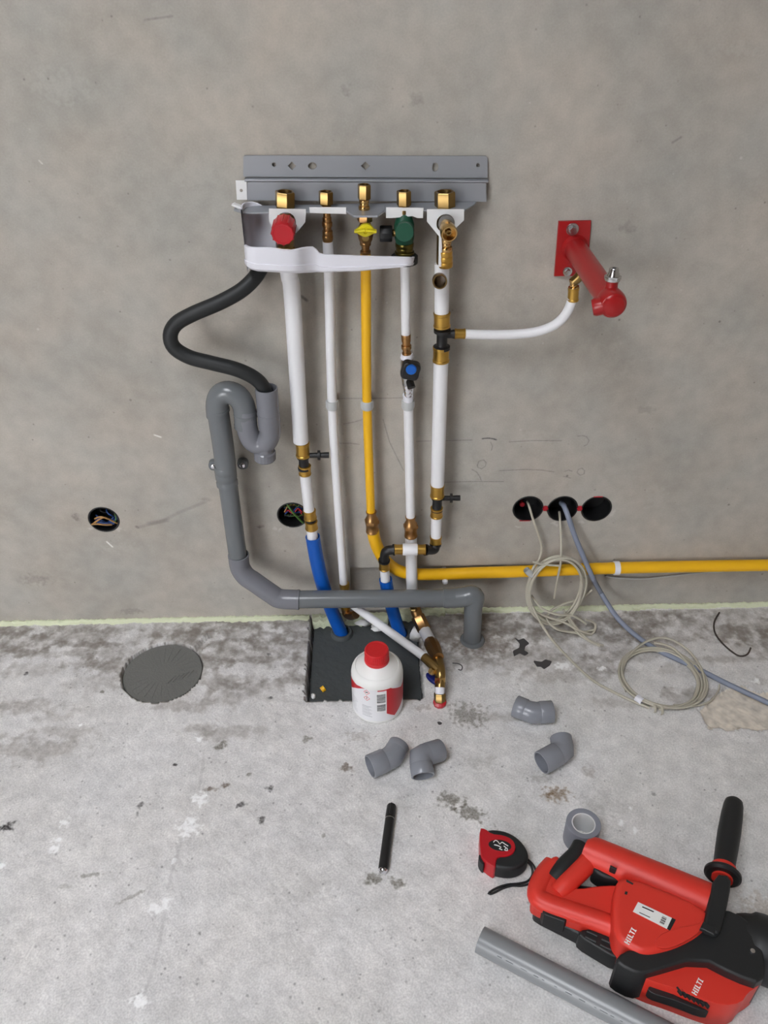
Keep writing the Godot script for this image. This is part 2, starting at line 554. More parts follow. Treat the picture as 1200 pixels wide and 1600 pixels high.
	for a in [[PackedVector2Array([Vector2(-0.6325, 0.3027)]), 7, 9, 0.55], [PackedVector2Array([Vector2(-0.5091, 0.2742)]), 4, 3, 0.6], [PackedVector2Array([Vector2(-0.2451, 0.2696)]), 7, 5, 0.6], [PackedVector2Array([Vector2(-0.7609, 0.1329)]), 28, 14, 0.28], [PackedVector2Array([Vector2(-0.5657, 0.0304)]), 26, 8, 0.3], [PackedVector2Array([Vector2(-0.0310, 1.1136)]), 8, 7, 0.3], [PackedVector2Array([Vector2(0.0787, 1.0989)]), 10, 8, 0.28], [PackedVector2Array([Vector2(0.4447, 0.8955)]), 12, 8, 0.3], [PackedVector2Array([Vector2(0.5420, 0.5384)]), 16, 8, 0.22], [PackedVector2Array([Vector2(-0.3534, 0.3428)]), 10, 4, 0.3]]:
		stain(d, w, h, wall_px(a[0][0], w, h), Vector2(a[1], a[2]), Color(0.42, 0.40, 0.38), a[3], q)
	for a in [[PackedVector2Array([Vector2(0.5154, 0.2860)]), 5, 8], [PackedVector2Array([Vector2(0.3082, 0.2564)]), 9, 4], [PackedVector2Array([Vector2(0.3926, 0.2614)]), 7, 6], [PackedVector2Array([Vector2(0.4493, 0.2635)]), 8, 4], [PackedVector2Array([Vector2(-0.2100, 0.2619)]), 8, 5], [PackedVector2Array([Vector2(-0.6095, 0.2714)]), 6, 4], [PackedVector2Array([Vector2(-0.5469, 0.2699)]), 7, 5]]:
		stain(d, w, h, wall_px(a[0][0], w, h), Vector2(a[1], a[2]), Color(0.80, 0.79, 0.77), 0.6, q, 1.4)
	for a in [[PackedVector2Array([Vector2(-0.4333, 0.5014), Vector2(-0.4191, 0.4952)]), 1.2], [PackedVector2Array([Vector2(-0.5812, 0.2359), Vector2(-0.5706, 0.2197)]), 1.3], [PackedVector2Array([Vector2(-0.5305, 1.0167), Vector2(-0.5259, 1.0108)]), 0.8]]:
		stroke(d, w, h, PackedVector2Array([wall_px(a[0][0], w, h), wall_px(a[0][1], w, h)]), a[1], Color(0.90, 0.90, 0.88), 0.9, rng)
	var m := mat(Color.WHITE, 0.93, 0.0, 0.3)
	m.albedo_texture = picture(w, h, d)
	m.heightmap_enabled = true
	var t := NoiseTexture2D.new()
	t.width = 1856
	t.height = 1142
	t.noise = noise(0.12, 4, 21)
	m.heightmap_texture = t
	m.heightmap_scale = 0.018
	return m

func floor_px(p: Vector2, w: int, h: int) -> Vector2:
	return Vector2((p.x + HALF) / (2.0 * HALF) * w, p.y / FLOOR_END * h)

func floor_material() -> StandardMaterial3D:
	var w := 1856
	var h := 1000
	var rng := RandomNumberGenerator.new()
	rng.seed = 8
	var d := concrete(w, h, Color(0.858, 0.853, 0.852), Color(0.855, 0.845, 0.835), 0.03, 0.065, 0.10, 31)
	var q := noise(0.10, 3, 5)
	for i in 3600:                                      # sand grains and pores of the screed
		var light := rng.randf() < 0.45
		splat(d, w, h, rng.randf() * w, rng.randf() * h, rng.randf_range(0.4, 1.5), Color(0.92, 0.92, 0.92) if light else Color(0.42, 0.41, 0.41), rng.randf_range(0.2, 0.55))
	for i in 90:                                        # cement patches, lighter and darker
		stain(d, w, h, Vector2(rng.randf() * w, rng.randf() * h), Vector2(rng.randf_range(10, 50), rng.randf_range(6, 30)), Color(0.66, 0.65, 0.64) if rng.randf() < 0.55 else Color(0.87, 0.87, 0.87), rng.randf_range(0.1, 0.3), q, 1.3)
	# brown dirt mixed with painted shade, thickening towards the foot of the wall
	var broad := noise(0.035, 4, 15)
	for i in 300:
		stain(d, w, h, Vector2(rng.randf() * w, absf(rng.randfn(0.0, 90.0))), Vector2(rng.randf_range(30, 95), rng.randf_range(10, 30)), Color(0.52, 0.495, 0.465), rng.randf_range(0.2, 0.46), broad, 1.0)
	# the broken patch: bare sandy concrete
	var lo := Vector2(1e9, 1e9)
	var hi := -lo
	var ring: PackedVector2Array = []
	for p in crater:
		ring.append(floor_px(p, w, h))
		lo = lo.min(ring[-1])
		hi = hi.max(ring[-1])
	for y in range(maxi(0, int(lo.y)), mini(h, int(hi.y) + 1)):
		for x in range(maxi(0, int(lo.x)), mini(w, int(hi.x) + 1)):
			if Geometry2D.is_point_in_polygon(Vector2(x, y), ring):
				var k := 0.96 + 0.12 * q.get_noise_2d(x * 0.5, y * 0.5)
				var i := (y * w + x) * 3
				d[i] = int(clampf(226 * k, 0, 255)); d[i + 1] = int(clampf(217 * k, 0, 255)); d[i + 2] = int(clampf(204 * k, 0, 255))
	var oil := Color(0.36, 0.34, 0.30)
	var soot := Color(0.16, 0.15, 0.15)
	var rust := Color(0.42, 0.32, 0.22)
	var earth := Color(0.40, 0.35, 0.31)
	var a := [   # where, half-widths in texture pixels, colour, strength, turn
		[PackedVector2Array([Vector2(0.1847, 0.3008)]), 34, 26, oil, 0.55, 0.2], [PackedVector2Array([Vector2(0.1319, 0.5006)]), 22, 15, oil, 0.7, 0.3], [PackedVector2Array([Vector2(0.1671, 0.5285)]), 26, 14, oil, 0.7, 0.5], [PackedVector2Array([Vector2(0.3304, 0.4921)]), 24, 13, rust, 0.65, 0.0], [PackedVector2Array([Vector2(0.3091, 0.4563)]), 22, 12, oil, 0.25, 0.0],
		[PackedVector2Array([Vector2(-0.0632, 0.4228)]), 11, 8, earth, 0.8, 0.3], [PackedVector2Array([Vector2(-0.3197, 0.4649)]), 11, 5, earth, 0.85, -0.2], [PackedVector2Array([Vector2(-0.2918, 0.4572)]), 10, 5, earth, 0.85, -0.2], [PackedVector2Array([Vector2(-0.3119, 0.3645)]), 10, 10, oil, 0.75, 0.0], [PackedVector2Array([Vector2(-0.2565, 0.4997)]), 8, 6, soot, 0.75, 0.0], [PackedVector2Array([Vector2(-0.2143, 0.5316)]), 7, 7, soot, 0.7, 0.0], [PackedVector2Array([Vector2(-0.2075, 0.4651)]), 6, 6, soot, 0.75, 0.0], [PackedVector2Array([Vector2(-0.2496, 0.4339)]), 5, 4, oil, 0.6, 0.0],
		[PackedVector2Array([Vector2(-0.6761, 0.5350)]), 13, 8, soot, 0.95, -0.2], [PackedVector2Array([Vector2(-0.3952, 0.4079)]), 4, 3, soot, 0.95, 0.0], [PackedVector2Array([Vector2(-0.4429, 0.4961)]), 4, 7, soot, 0.6, 0.2], [PackedVector2Array([Vector2(-0.4447, 0.5149)]), 3, 5, soot, 0.5, 0.2], [PackedVector2Array([Vector2(-0.0136, 0.6514)]), 14, 11, oil, 0.75, 0.0], [PackedVector2Array([Vector2(0.0277, 0.6605)]), 13, 9, oil, 0.7, 0.2], [PackedVector2Array([Vector2(0.2419, 0.0967)]), 55, 34, earth, 0.5, 0.0], [PackedVector2Array([Vector2(0.1634, 0.0843)]), 30, 30, earth, 0.3, 0.0], [PackedVector2Array([Vector2(-0.0387, 0.3484)]), 24, 12, earth, 0.25, 0.0], [PackedVector2Array([Vector2(-0.1411, 0.3535)]), 8, 8, oil, 0.6, 0.0],
		[PackedVector2Array([Vector2(-0.4199, 0.6716)]), 24, 3, oil, 0.4, -0.5], [PackedVector2Array([Vector2(-0.5002, 0.6318)]), 24, 3, oil, 0.45, -0.1], [PackedVector2Array([Vector2(-0.7635, 0.1590)]), 5, 4, soot, 0.7, 0.0], [PackedVector2Array([Vector2(-0.5839, 0.2153)]), 4, 4, oil, 0.7, 0.0], [PackedVector2Array([Vector2(-0.2238, 0.2431)]), 5, 4, soot, 0.7, 0.0], [PackedVector2Array([Vector2(-0.2394, 0.1166)]), 5, 4, soot, 0.5, 0.0], [PackedVector2Array([Vector2(0.6263, 0.7258)]), 30, 30, rust, 0.25, 0.0], [PackedVector2Array([Vector2(0.5118, 0.4970)]), 5, 4, soot, 0.5, 0.0], [PackedVector2Array([Vector2(0.0939, 0.2780)]), 14, 7, earth, 0.3, 0.0], [PackedVector2Array([Vector2(0.4011, 0.4443)]), 10, 14, earth, 0.3, 0.0], [PackedVector2Array([Vector2(0.3209, 0.4919)]), 8, 4, rust, 0.6, 0.0],
		[PackedVector2Array([Vector2(0.5882, 0.0762)]), 40, 24, earth, 0.3, 0.0], [PackedVector2Array([Vector2(0.6349, 0.0139)]), 50, 14, earth, 0.35, 0.0], [PackedVector2Array([Vector2(-0.1010, 0.5668)]), 4, 4, oil, 0.5, 0.0], [PackedVector2Array([Vector2(-0.5383, 0.6516)]), 10, 5, oil, 0.25, 0.0], [PackedVector2Array([Vector2(0.1977, 0.4166)]), 26, 18, oil, 0.16, 0.0]]
	for s in a:
		stain(d, w, h, floor_px(s[0][0], w, h), Vector2(s[1], s[2]), s[3], s[4], q, 1.0, s[5])
	var plaster := Color(0.985, 0.985, 0.985)
	for s in [[PackedVector2Array([Vector2(-0.3472, 0.5437)]), 17, 19], [PackedVector2Array([Vector2(-0.3359, 0.4839)]), 13, 13], [PackedVector2Array([Vector2(-0.3590, 0.3475)]), 7, 7], [PackedVector2Array([Vector2(-0.3738, 0.6927)]), 11, 9], [PackedVector2Array([Vector2(-0.3603, 0.6853)]), 9, 9], [PackedVector2Array([Vector2(-0.3708, 0.8375)]), 12, 11], [PackedVector2Array([Vector2(-0.5741, 0.5286)]), 8, 8], [PackedVector2Array([Vector2(-0.5773, 0.5794)]), 9, 9], [PackedVector2Array([Vector2(-0.5750, 0.5645)]), 6, 6], [PackedVector2Array([Vector2(-0.6070, 0.3036)]), 5, 3], [PackedVector2Array([Vector2(-0.6601, 0.6100)]), 5, 5], [PackedVector2Array([Vector2(0.4085, 0.1700)]), 16, 10], [PackedVector2Array([Vector2(0.4905, 0.1799)]), 10, 6], [PackedVector2Array([Vector2(-0.3600, 0.6058)]), 4, 7], [PackedVector2Array([Vector2(0.4369, 0.5554)]), 5, 6], [PackedVector2Array([Vector2(0.4560, 0.5713)]), 5, 6], [PackedVector2Array([Vector2(0.4622, 0.5257)]), 3, 4], [PackedVector2Array([Vector2(0.8120, 0.2261)]), 9, 7], [PackedVector2Array([Vector2(0.1281, 0.3175)]), 2, 2]]:
		stain(d, w, h, floor_px(s[0][0], w, h), Vector2(s[1], s[2]), plaster, 1.0, q, 1.2)
		stain(d, w, h, floor_px(s[0][0], w, h), Vector2(s[1], s[2]) * 0.8, plaster, 1.0, q, 1.2)
	for l in [PackedVector2Array([Vector2(-0.3450, 0.3714), Vector2(-0.3405, 0.4168), Vector2(-0.3403, 0.4713)]), PackedVector2Array([Vector2(-0.3524, 0.5665), Vector2(-0.3594, 0.6094), Vector2(-0.3605, 0.6619)]), PackedVector2Array([Vector2(-0.3595, 0.7006), Vector2(-0.3565, 0.7480), Vector2(-0.3596, 0.7927), Vector2(-0.3646, 0.8257)]), PackedVector2Array([Vector2(-0.5969, 0.6032), Vector2(-0.5726, 0.6099)])]:
		var p: PackedVector2Array = []
		for c in l:
			p.append(floor_px(c, w, h))
		stroke(d, w, h, p, 2.2, Color(0.66, 0.65, 0.65), 0.07, rng)
	var m := mat(Color.WHITE, 0.9, 0.0, 0.35)
	m.albedo_texture = picture(w, h, d)
	m.heightmap_enabled = true
	var t := NoiseTexture2D.new()
	t.width = 1856
	t.height = 1000
	t.noise = noise(0.16, 4, 22)
	m.heightmap_texture = t
	m.heightmap_scale = 0.04
	return m

func build_room() -> void:
	var wall_m := wall_material()
	var plain := mat(Color(0.68, 0.65, 0.61), 0.93)
	var dark_wall := mat(Color(0.38, 0.33, 0.29), 0.95)  # unseen walls, kept dark to cut bounced light
	# back wall: a skin with round holes for the junction boxes and a recess above the floor on the right, on a slab
	var half := 0.0362
	var holes := [Vector3(-0.5746, 0.2945, 0.0000), Vector3(-0.1730, 0.2970, 0.0000), Vector3(0.3303, 0.3021, 0.0000), Vector3(0.4046, 0.3004, 0.0000), Vector3(0.4777, 0.2987, 0.0000)]
	var y0 := 0.250
	var y1 := 0.350
	var step: float = Vector3(-0.0547, 0.1540, 0.0000).x
	var top: float = Vector3(0.2513, 0.1480, 0.0000).y
	var deep := -0.012
	var xs := [-HALF]
	for c in holes:
		xs.append(c.x - half)
		xs.append(c.x + half)
	xs.append(HALF)
	var s := mk()
	var back := Vector3(0, 0, 1)
	var uv := func(p: Vector3) -> Vector2:
		return Vector2((p.x + HALF) / (2.0 * HALF), (WALL_TOP - p.y) / WALL_TOP)
	var q := func(a: Vector3, b: Vector3, c: Vector3, d: Vector3, k: Vector3) -> void:
		s.quad(a, b, c, d, k, k, k, k, uv.call(a), uv.call(b), uv.call(c), uv.call(d))
	var rect := func(x0: float, x1: float, ya: float, yb: float, z: float) -> void:
		q.call(Vector3(x0, ya, z), Vector3(x1, ya, z), Vector3(x1, yb, z), Vector3(x0, yb, z), back)
	rect.call(-HALF, HALF, y1, WALL_TOP, 0.0)
	rect.call(-HALF, HALF, top, y0, 0.0)
	rect.call(-HALF, step, -0.05, top, 0.0)
	rect.call(step, HALF, -0.05, top, deep)
	q.call(Vector3(step, top, 0), Vector3(HALF, top, 0), Vector3(HALF, top, deep), Vector3(step, top, deep), Vector3(0, -1, 0))
	q.call(Vector3(step, -0.05, 0), Vector3(step, top, 0), Vector3(step, top, deep), Vector3(step, -0.05, deep), Vector3(1, 0, 0))
	for i in range(0, xs.size() - 1, 2):
		if xs[i + 1] - xs[i] > 1e-4:
			rect.call(xs[i], xs[i + 1], y0, y1, 0.0)
	for c in holes:
		var lo := Vector2(c.x - half, y0)
		var hi := Vector2(c.x + half, y1)
		var edge: Array[Vector2] = []
		var angles: Array[float] = []
		for k in 48:
			angles.append(TAU * k / 48.0)
		for e in [lo, hi, Vector2(lo.x, hi.y), Vector2(hi.x, lo.y)]:
			angles.append(fposmod((e - Vector2(c.x, c.y)).angle(), TAU))
		angles.sort()
		for k in angles.size():
			var dirs := [Vector2.from_angle(angles[k]), Vector2.from_angle(angles[(k + 1) % angles.size()])]
			var o: Array[Vector3] = []
			var n: Array[Vector3] = []
			var rough := 0.0333
			for dd in dirs:
				var t := 1e9
				for ax in 2:
					if absf(dd[ax]) > 1e-6:
						t = minf(t, ((hi[ax] if dd[ax] > 0 else lo[ax]) - (c.x if ax == 0 else c.y)) / dd[ax])
				o.append(Vector3(c.x + dd.x * t, c.y + dd.y * t, 0))
				n.append(Vector3(c.x + dd.x * rough, c.y + dd.y * rough, 0))
			q.call(o[0], o[1], n[1], n[0], back)
			var k0 := -Vector3(dirs[0].x, dirs[0].y, 0)
			q.call(n[0], n[1], n[1] + Vector3(0, 0, -0.05), n[0] + Vector3(0, 0, -0.05), k0)
	structure("wall_back", s, wall_m, "grey cast concrete wall carrying the pipes, marked with pencil lines")
	var rest := mk()
	rest.box(Transform3D(Basis(), Vector3(-1.5, 1.8, -0.17)), Vector3(7.0, 4.0, 0.2))
	rest.box(Transform3D(Basis(), Vector3(-3.150, 1.8, -0.04)), Vector3(3.700, 3.9, 0.08), 0.0)
	rest.box(Transform3D(Basis(), Vector3(1.9, 1.8, -0.04)), Vector3(1.2, 3.9, 0.08), 0.0)
	rest.box(Transform3D(Basis(), Vector3(0, 2.7, -0.04)), Vector3(2.6, 2.2, 0.08), 0.0)
	structure("wall_back", rest, plain, "plain concrete of the same wall outside the marked stretch")
	structure("wall_left", mk().box(Transform3D(Basis(), Vector3(-4.900, 1.900, 2.500)), Vector3(0.200, 3.800, 5.200)), dark_wall)
	structure("wall_right", mk().box(Transform3D(Basis(), Vector3(1.900, 1.900, 2.500)), Vector3(0.200, 3.800, 5.200)), plain)  # unseen; pale and close, to bounce light onto the right side
	# unseen ceiling; its roof opening is added to brighten the floor
	var cl := mk()
	cl.box(Transform3D(Basis(), Vector3(-1.500, 3.700, 0.650)), Vector3(7.000, 0.200, 1.700))
	cl.box(Transform3D(Basis(), Vector3(-1.500, 3.700, 4.300)), Vector3(7.000, 0.200, 1.800))
	cl.box(Transform3D(Basis(), Vector3(-3.500, 3.700, 2.450)), Vector3(3.000, 0.200, 1.900))
	cl.box(Transform3D(Basis(), Vector3(0.800, 3.700, 2.450)), Vector3(2.400, 0.200, 1.900))
	structure("ceiling", cl, mat(Color(0.36, 0.34, 0.32), 0.95))
	# the wall behind the photographer, with a wide doorway to the outside
	var f := mk()
	f.box(Transform3D(Basis(), Vector3(-4.650, 1.800, 5.100)), Vector3(0.700, 3.600, 0.200))
	f.box(Transform3D(Basis(), Vector3(-0.100, 1.800, 5.100)), Vector3(4.200, 3.600, 0.200))
	f.box(Transform3D(Basis(), Vector3(-3.250, 3.100, 5.100)), Vector3(2.100, 1.000, 0.200))
	structure("wall_front", f, dark_wall)
	build_floor()

var bumps: FastNoiseLite
var chips: FastNoiseLite

func floor_height(x: float, z: float) -> float:
	var y := 0.0007 * bumps.get_noise_2d(x * 60.0, z * 60.0) + 0.0009 * bumps.get_noise_2d(x * 9.0 + 40.0, z * 9.0)
	var j := 0.004 * chips.get_noise_2d(x * 100.0, z * 100.0)
	var a := hatch
	if Vector2(x - a.x, z - a.z).length() < hatch_r:
		return -0.035
	if x > pit_l + j and x < pit_r + j * 0.5 and z < pit_end + j * 1.3:
		return -0.045
	var nr := Vector2(x - a.x - 0.078, z - a.z + 0.088)
	if absf(nr.x * 0.9 + nr.y * 0.45) < 0.009 and absf(nr.y) < 0.028:
		return -0.008                                   # the slot beside the round hatch
	if Geometry2D.is_point_in_polygon(Vector2(x + j * 0.6, z + j), crater):
		y += -0.006 + 0.0018 * chips.get_noise_2d(x * 55.0, z * 55.0)
	var hole := chips.get_noise_2d(x * 70.0 + 300.0, z * 70.0)
	if hole > 0.52:
		y -= (hole - 0.52) * 0.012
	return y

func build_floor() -> void:
	bumps = noise(1.0, 3, 41)
	chips = noise(1.0, 3, 42)
	var nx := 560
	var nz := 290
	var x0 := -1.12
	var z0 := -0.02
	var dx := 2.24 / nx
	var dz := 1.16 / nz
	var vs: PackedVector3Array = []
	var us: PackedVector2Array = []
	var ns: PackedVector3Array = []
	vs.resize((nx + 1) * (nz + 1))
	us.resize(vs.size())
	ns.resize(vs.size())
	for k in nz + 1:
		for i in nx + 1:
			var x := x0 + dx * i
			var z := z0 + dz * k
			var edge := i == 0 or i == nx or k == nz
			vs[k * (nx + 1) + i] = Vector3(x, 0.0 if edge else floor_height(x, z), z)
			us[k * (nx + 1) + i] = Vector2((x + HALF) / (2.0 * HALF), z / FLOOR_END)
	for k in nz + 1:
		for i in nx + 1:
			var l := vs[k * (nx + 1) + maxi(i - 1, 0)]
			var r := vs[k * (nx + 1) + mini(i + 1, nx)]
			var u := vs[maxi(k - 1, 0) * (nx + 1) + i]
			var d := vs[mini(k + 1, nz) * (nx + 1) + i]
			ns[k * (nx + 1) + i] = (d - u).cross(r - l).normalized()
	var ix: PackedInt32Array = []
	ix.resize(nx * nz * 6)
	var c := 0
	for k in nz:
		for i in nx:
			var a := k * (nx + 1) + i
			for o in [a, a + 1, a + nx + 2, a, a + nx + 2, a + nx + 1]:
				ix[c] = o
				c += 1
	# the plain floor around the detailed stretch
	var base := vs.size()
	var far := [[-5, -1.12, -0.02, 5.2], [1.12, 2.0, -0.02, 5.2], [-1.12, 1.12, 1.14, 5.2]]
	for f in far:
		for p in [Vector2(f[0], f[2]), Vector2(f[1], f[2]), Vector2(f[1], f[3]), Vector2(f[0], f[3])]:
			vs.append(Vector3(p.x, 0, p.y))
			us.append(Vector2((p.x + HALF) / (2.0 * HALF), p.y / FLOOR_END))
			ns.append(Vector3.UP)
		ix.append_array([base, base + 1, base + 2, base, base + 2, base + 3])
		base += 4
	var arr := []
	arr.resize(Mesh.ARRAY_MAX)
	arr[Mesh.ARRAY_VERTEX] = vs
	arr[Mesh.ARRAY_NORMAL] = ns
	arr[Mesh.ARRAY_TEX_UV] = us
	arr[Mesh.ARRAY_INDEX] = ix
	var m := ArrayMesh.new()
	m.add_surface_from_arrays(Mesh.PRIMITIVE_TRIANGLES, arr)
	var o := MeshInstance3D.new()
	o.name = numbered("floor")
	o.mesh = m
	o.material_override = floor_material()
	add_child(o)
	tag(o, "rough stained grey screed floor with a broken sandy patch", "", "", "structure")
	var slab := mk().box(Transform3D(Basis(), Vector3(-1.500, -0.160, 2.500)), Vector3(7.000, 0.200, 5.400))
	structure("floor", slab, M.raw_concrete, "concrete slab under the screed")
	# edge strip of pale yellow-green foam squeezed up between screed and wall
	var q := noise(1.0, 3, 77)
	var st := mk()
	var step: float = Vector3(-0.0547, 0.1540, 0.0000).x
	for span in [[-1.12, pit_l - 0.004, 0.0, 1.0, 0.0], [pit_l + 0.002, 0.03, 0.0, 2.0, -0.002], [0.03, 0.165, -0.012, 1.7, 0.0], [0.165, 1.12, -0.012, 1.0, 0.0]]:
		var n := int((span[1] - span[0]) / 0.003)
		var prev := []
		for i in n + 1:
			var x: float = lerpf(span[0], span[1], float(i) / n)
			var w := q.get_noise_1d(x * 55.0)
			var w2 := q.get_noise_1d(x * 14.0 + 90.0)
			var t: float = (0.0115 + 0.005 * w + 0.005 * maxf(w2, -0.3)) * span[3]
			var h: float = (0.0085 + 0.0035 * q.get_noise_1d(x * 70.0 + 500.0)) * (0.6 + 0.4 * span[3])
			if i == 0 or i == n:
				t *= 0.5
			var z: float = span[2] - 0.001
			var pr := [Vector3(x, span[4] + h, z), Vector3(x, span[4] + h * 1.05, z + t * 0.45), Vector3(x, span[4] + h * 0.7, z + t * 0.85), Vector3(x, span[4] - 0.012, z + t)]
			if i:
				for k in 3:
					var e: Vector3 = (pr[k + 1] - pr[k]).cross(Vector3(1, 0, 0)).normalized() * -1.0
					if e.y < 0.0: e = -e
					st.flat_quad(prev[k], pr[k], pr[k + 1], prev[k + 1], e)
			prev = pr
	structure("trim_1", st, M.foam, "pale yellow-green edge foam along the foot of the wall")

func build_floor_fittings() -> void:
	# round access lid, sunk in the screed
	var lid := thing("access_lid", Vector3(hatch.x, -0.03, hatch.z), "round dark grey access lid sunk in the concrete floor", "lid")
	var c := Vector3(hatch.x, -0.03, hatch.z)
	var r := hatch_r - 0.001
	part("disc", mk().rod(c, c + Vector3(0, 0.0265, 0), [Vector2(r, 0.0), Vector2(r, 0.9), Vector2(r - 0.002, 1.0), Vector2(0, 1.0)], 64), M.lid, lid)
	var t := c + Vector3(0, 0.0266, 0)
	for k in 26:                                        # fine moulded rays towards the rim
		var w := TAU * k / 26.0
		var d := Vector3(cos(w), 0, sin(w))
		part("rib", mk().box(Transform3D(Basis(d, Vector3.UP, d.cross(Vector3.UP)), t + d * r * 0.62), Vector3(r * 0.5, 0.0012, 0.0012), 0.0003), M.lid, lid)
	for k in 5:
		var p := t + Vector3(0.022 + 0.0095 * k, 0, 0.022 - 0.004 * k)
		part("grip_rib", mk().box(Transform3D(Basis(Vector3.UP, -0.55), p), Vector3(0.0032, 0.003, 0.024), 0.001), M.lid, lid)
	# the dark board that closes the service pit
	var board := thing("pit_board", Vector3((pit_l + pit_r) / 2, -0.04, pit_end / 2), "square charcoal board closing the service pit, blue conduits rising through it", "board")
	part("panel", mk().box(Transform3D(Basis(), Vector3((pit_l + pit_r) / 2 + 0.003, -0.026, pit_end / 2 - 0.006)), Vector3(pit_r - pit_l - 0.008, 0.028, pit_end + 0.004), 0.003), M.board, board)
	for p in [Vector3(-0.0785, -0.0100, 0.0464), Vector3(0.0571, -0.0100, 0.0546)]:
		part("collar", mk().rod(Vector3(p.x, -0.014, p.z), Vector3(p.x, -0.002, p.z), [Vector2(0.026, 0.0), Vector2(0.025, 0.7), Vector2(0.0225, 1.0), Vector2(0.018, 1.0)], 28), M.board, board)

# ---------------------------------------------------------------- mounting bracket, drip tray
func plate(poly: PackedVector2Array, z: float, t: float, b := 0.0008) -> Mesher:
	return mk().prism(poly, Transform3D(Basis(), Vector3(0, 0, z)), t, b, 1)

func shelf_frame(y: float) -> Transform3D:      # polygons in (x, z), pushed upwards from y
	return Transform3D(Basis(Vector3(1, 0, 0), Vector3(0, 0, 1), Vector3(0, 1, 0)), Vector3(0, y, 0))

func with_holes(called: String, poly: PackedVector2Array, z: float, t: float, holes: Array, m: Material, parent: Node) -> void:
	var o := CSGCombiner3D.new()
	o.name = called
	var org := origin_of(parent)
	var p := CSGPolygon3D.new()
	p.name = "sheet"
	var pts: PackedVector2Array = []
	for q in poly:
		pts.append(q - Vector2(org.x, org.y))
	p.polygon = pts
	p.mode = CSGPolygon3D.MODE_DEPTH
	p.depth = t
	p.position = Vector3(0, 0, z + t - org.z)
	p.material = m
	o.add_child(p)
	for h in holes:                                     # [centre, half width, half height, sides]
		var c := CSGCylinder3D.new()
		c.name = "bore"
		c.operation = CSGShape3D.OPERATION_SUBTRACTION
		c.radius = h[1]
		c.height = t * 6.0
		c.sides = h[3]
		c.smooth_faces = false
		c.material = m
		var k: float = h[2] / h[1]
		c.transform = Transform3D(Basis(Vector3(1, 0, 0), Vector3(0, 0, 1), Vector3(0, -k, 0)), Vector3(h[0].x - org.x, h[0].y - org.y, z + t / 2 - org.z))
		o.add_child(c, true)
	o.material_override = m
	parent.add_child(o, true)

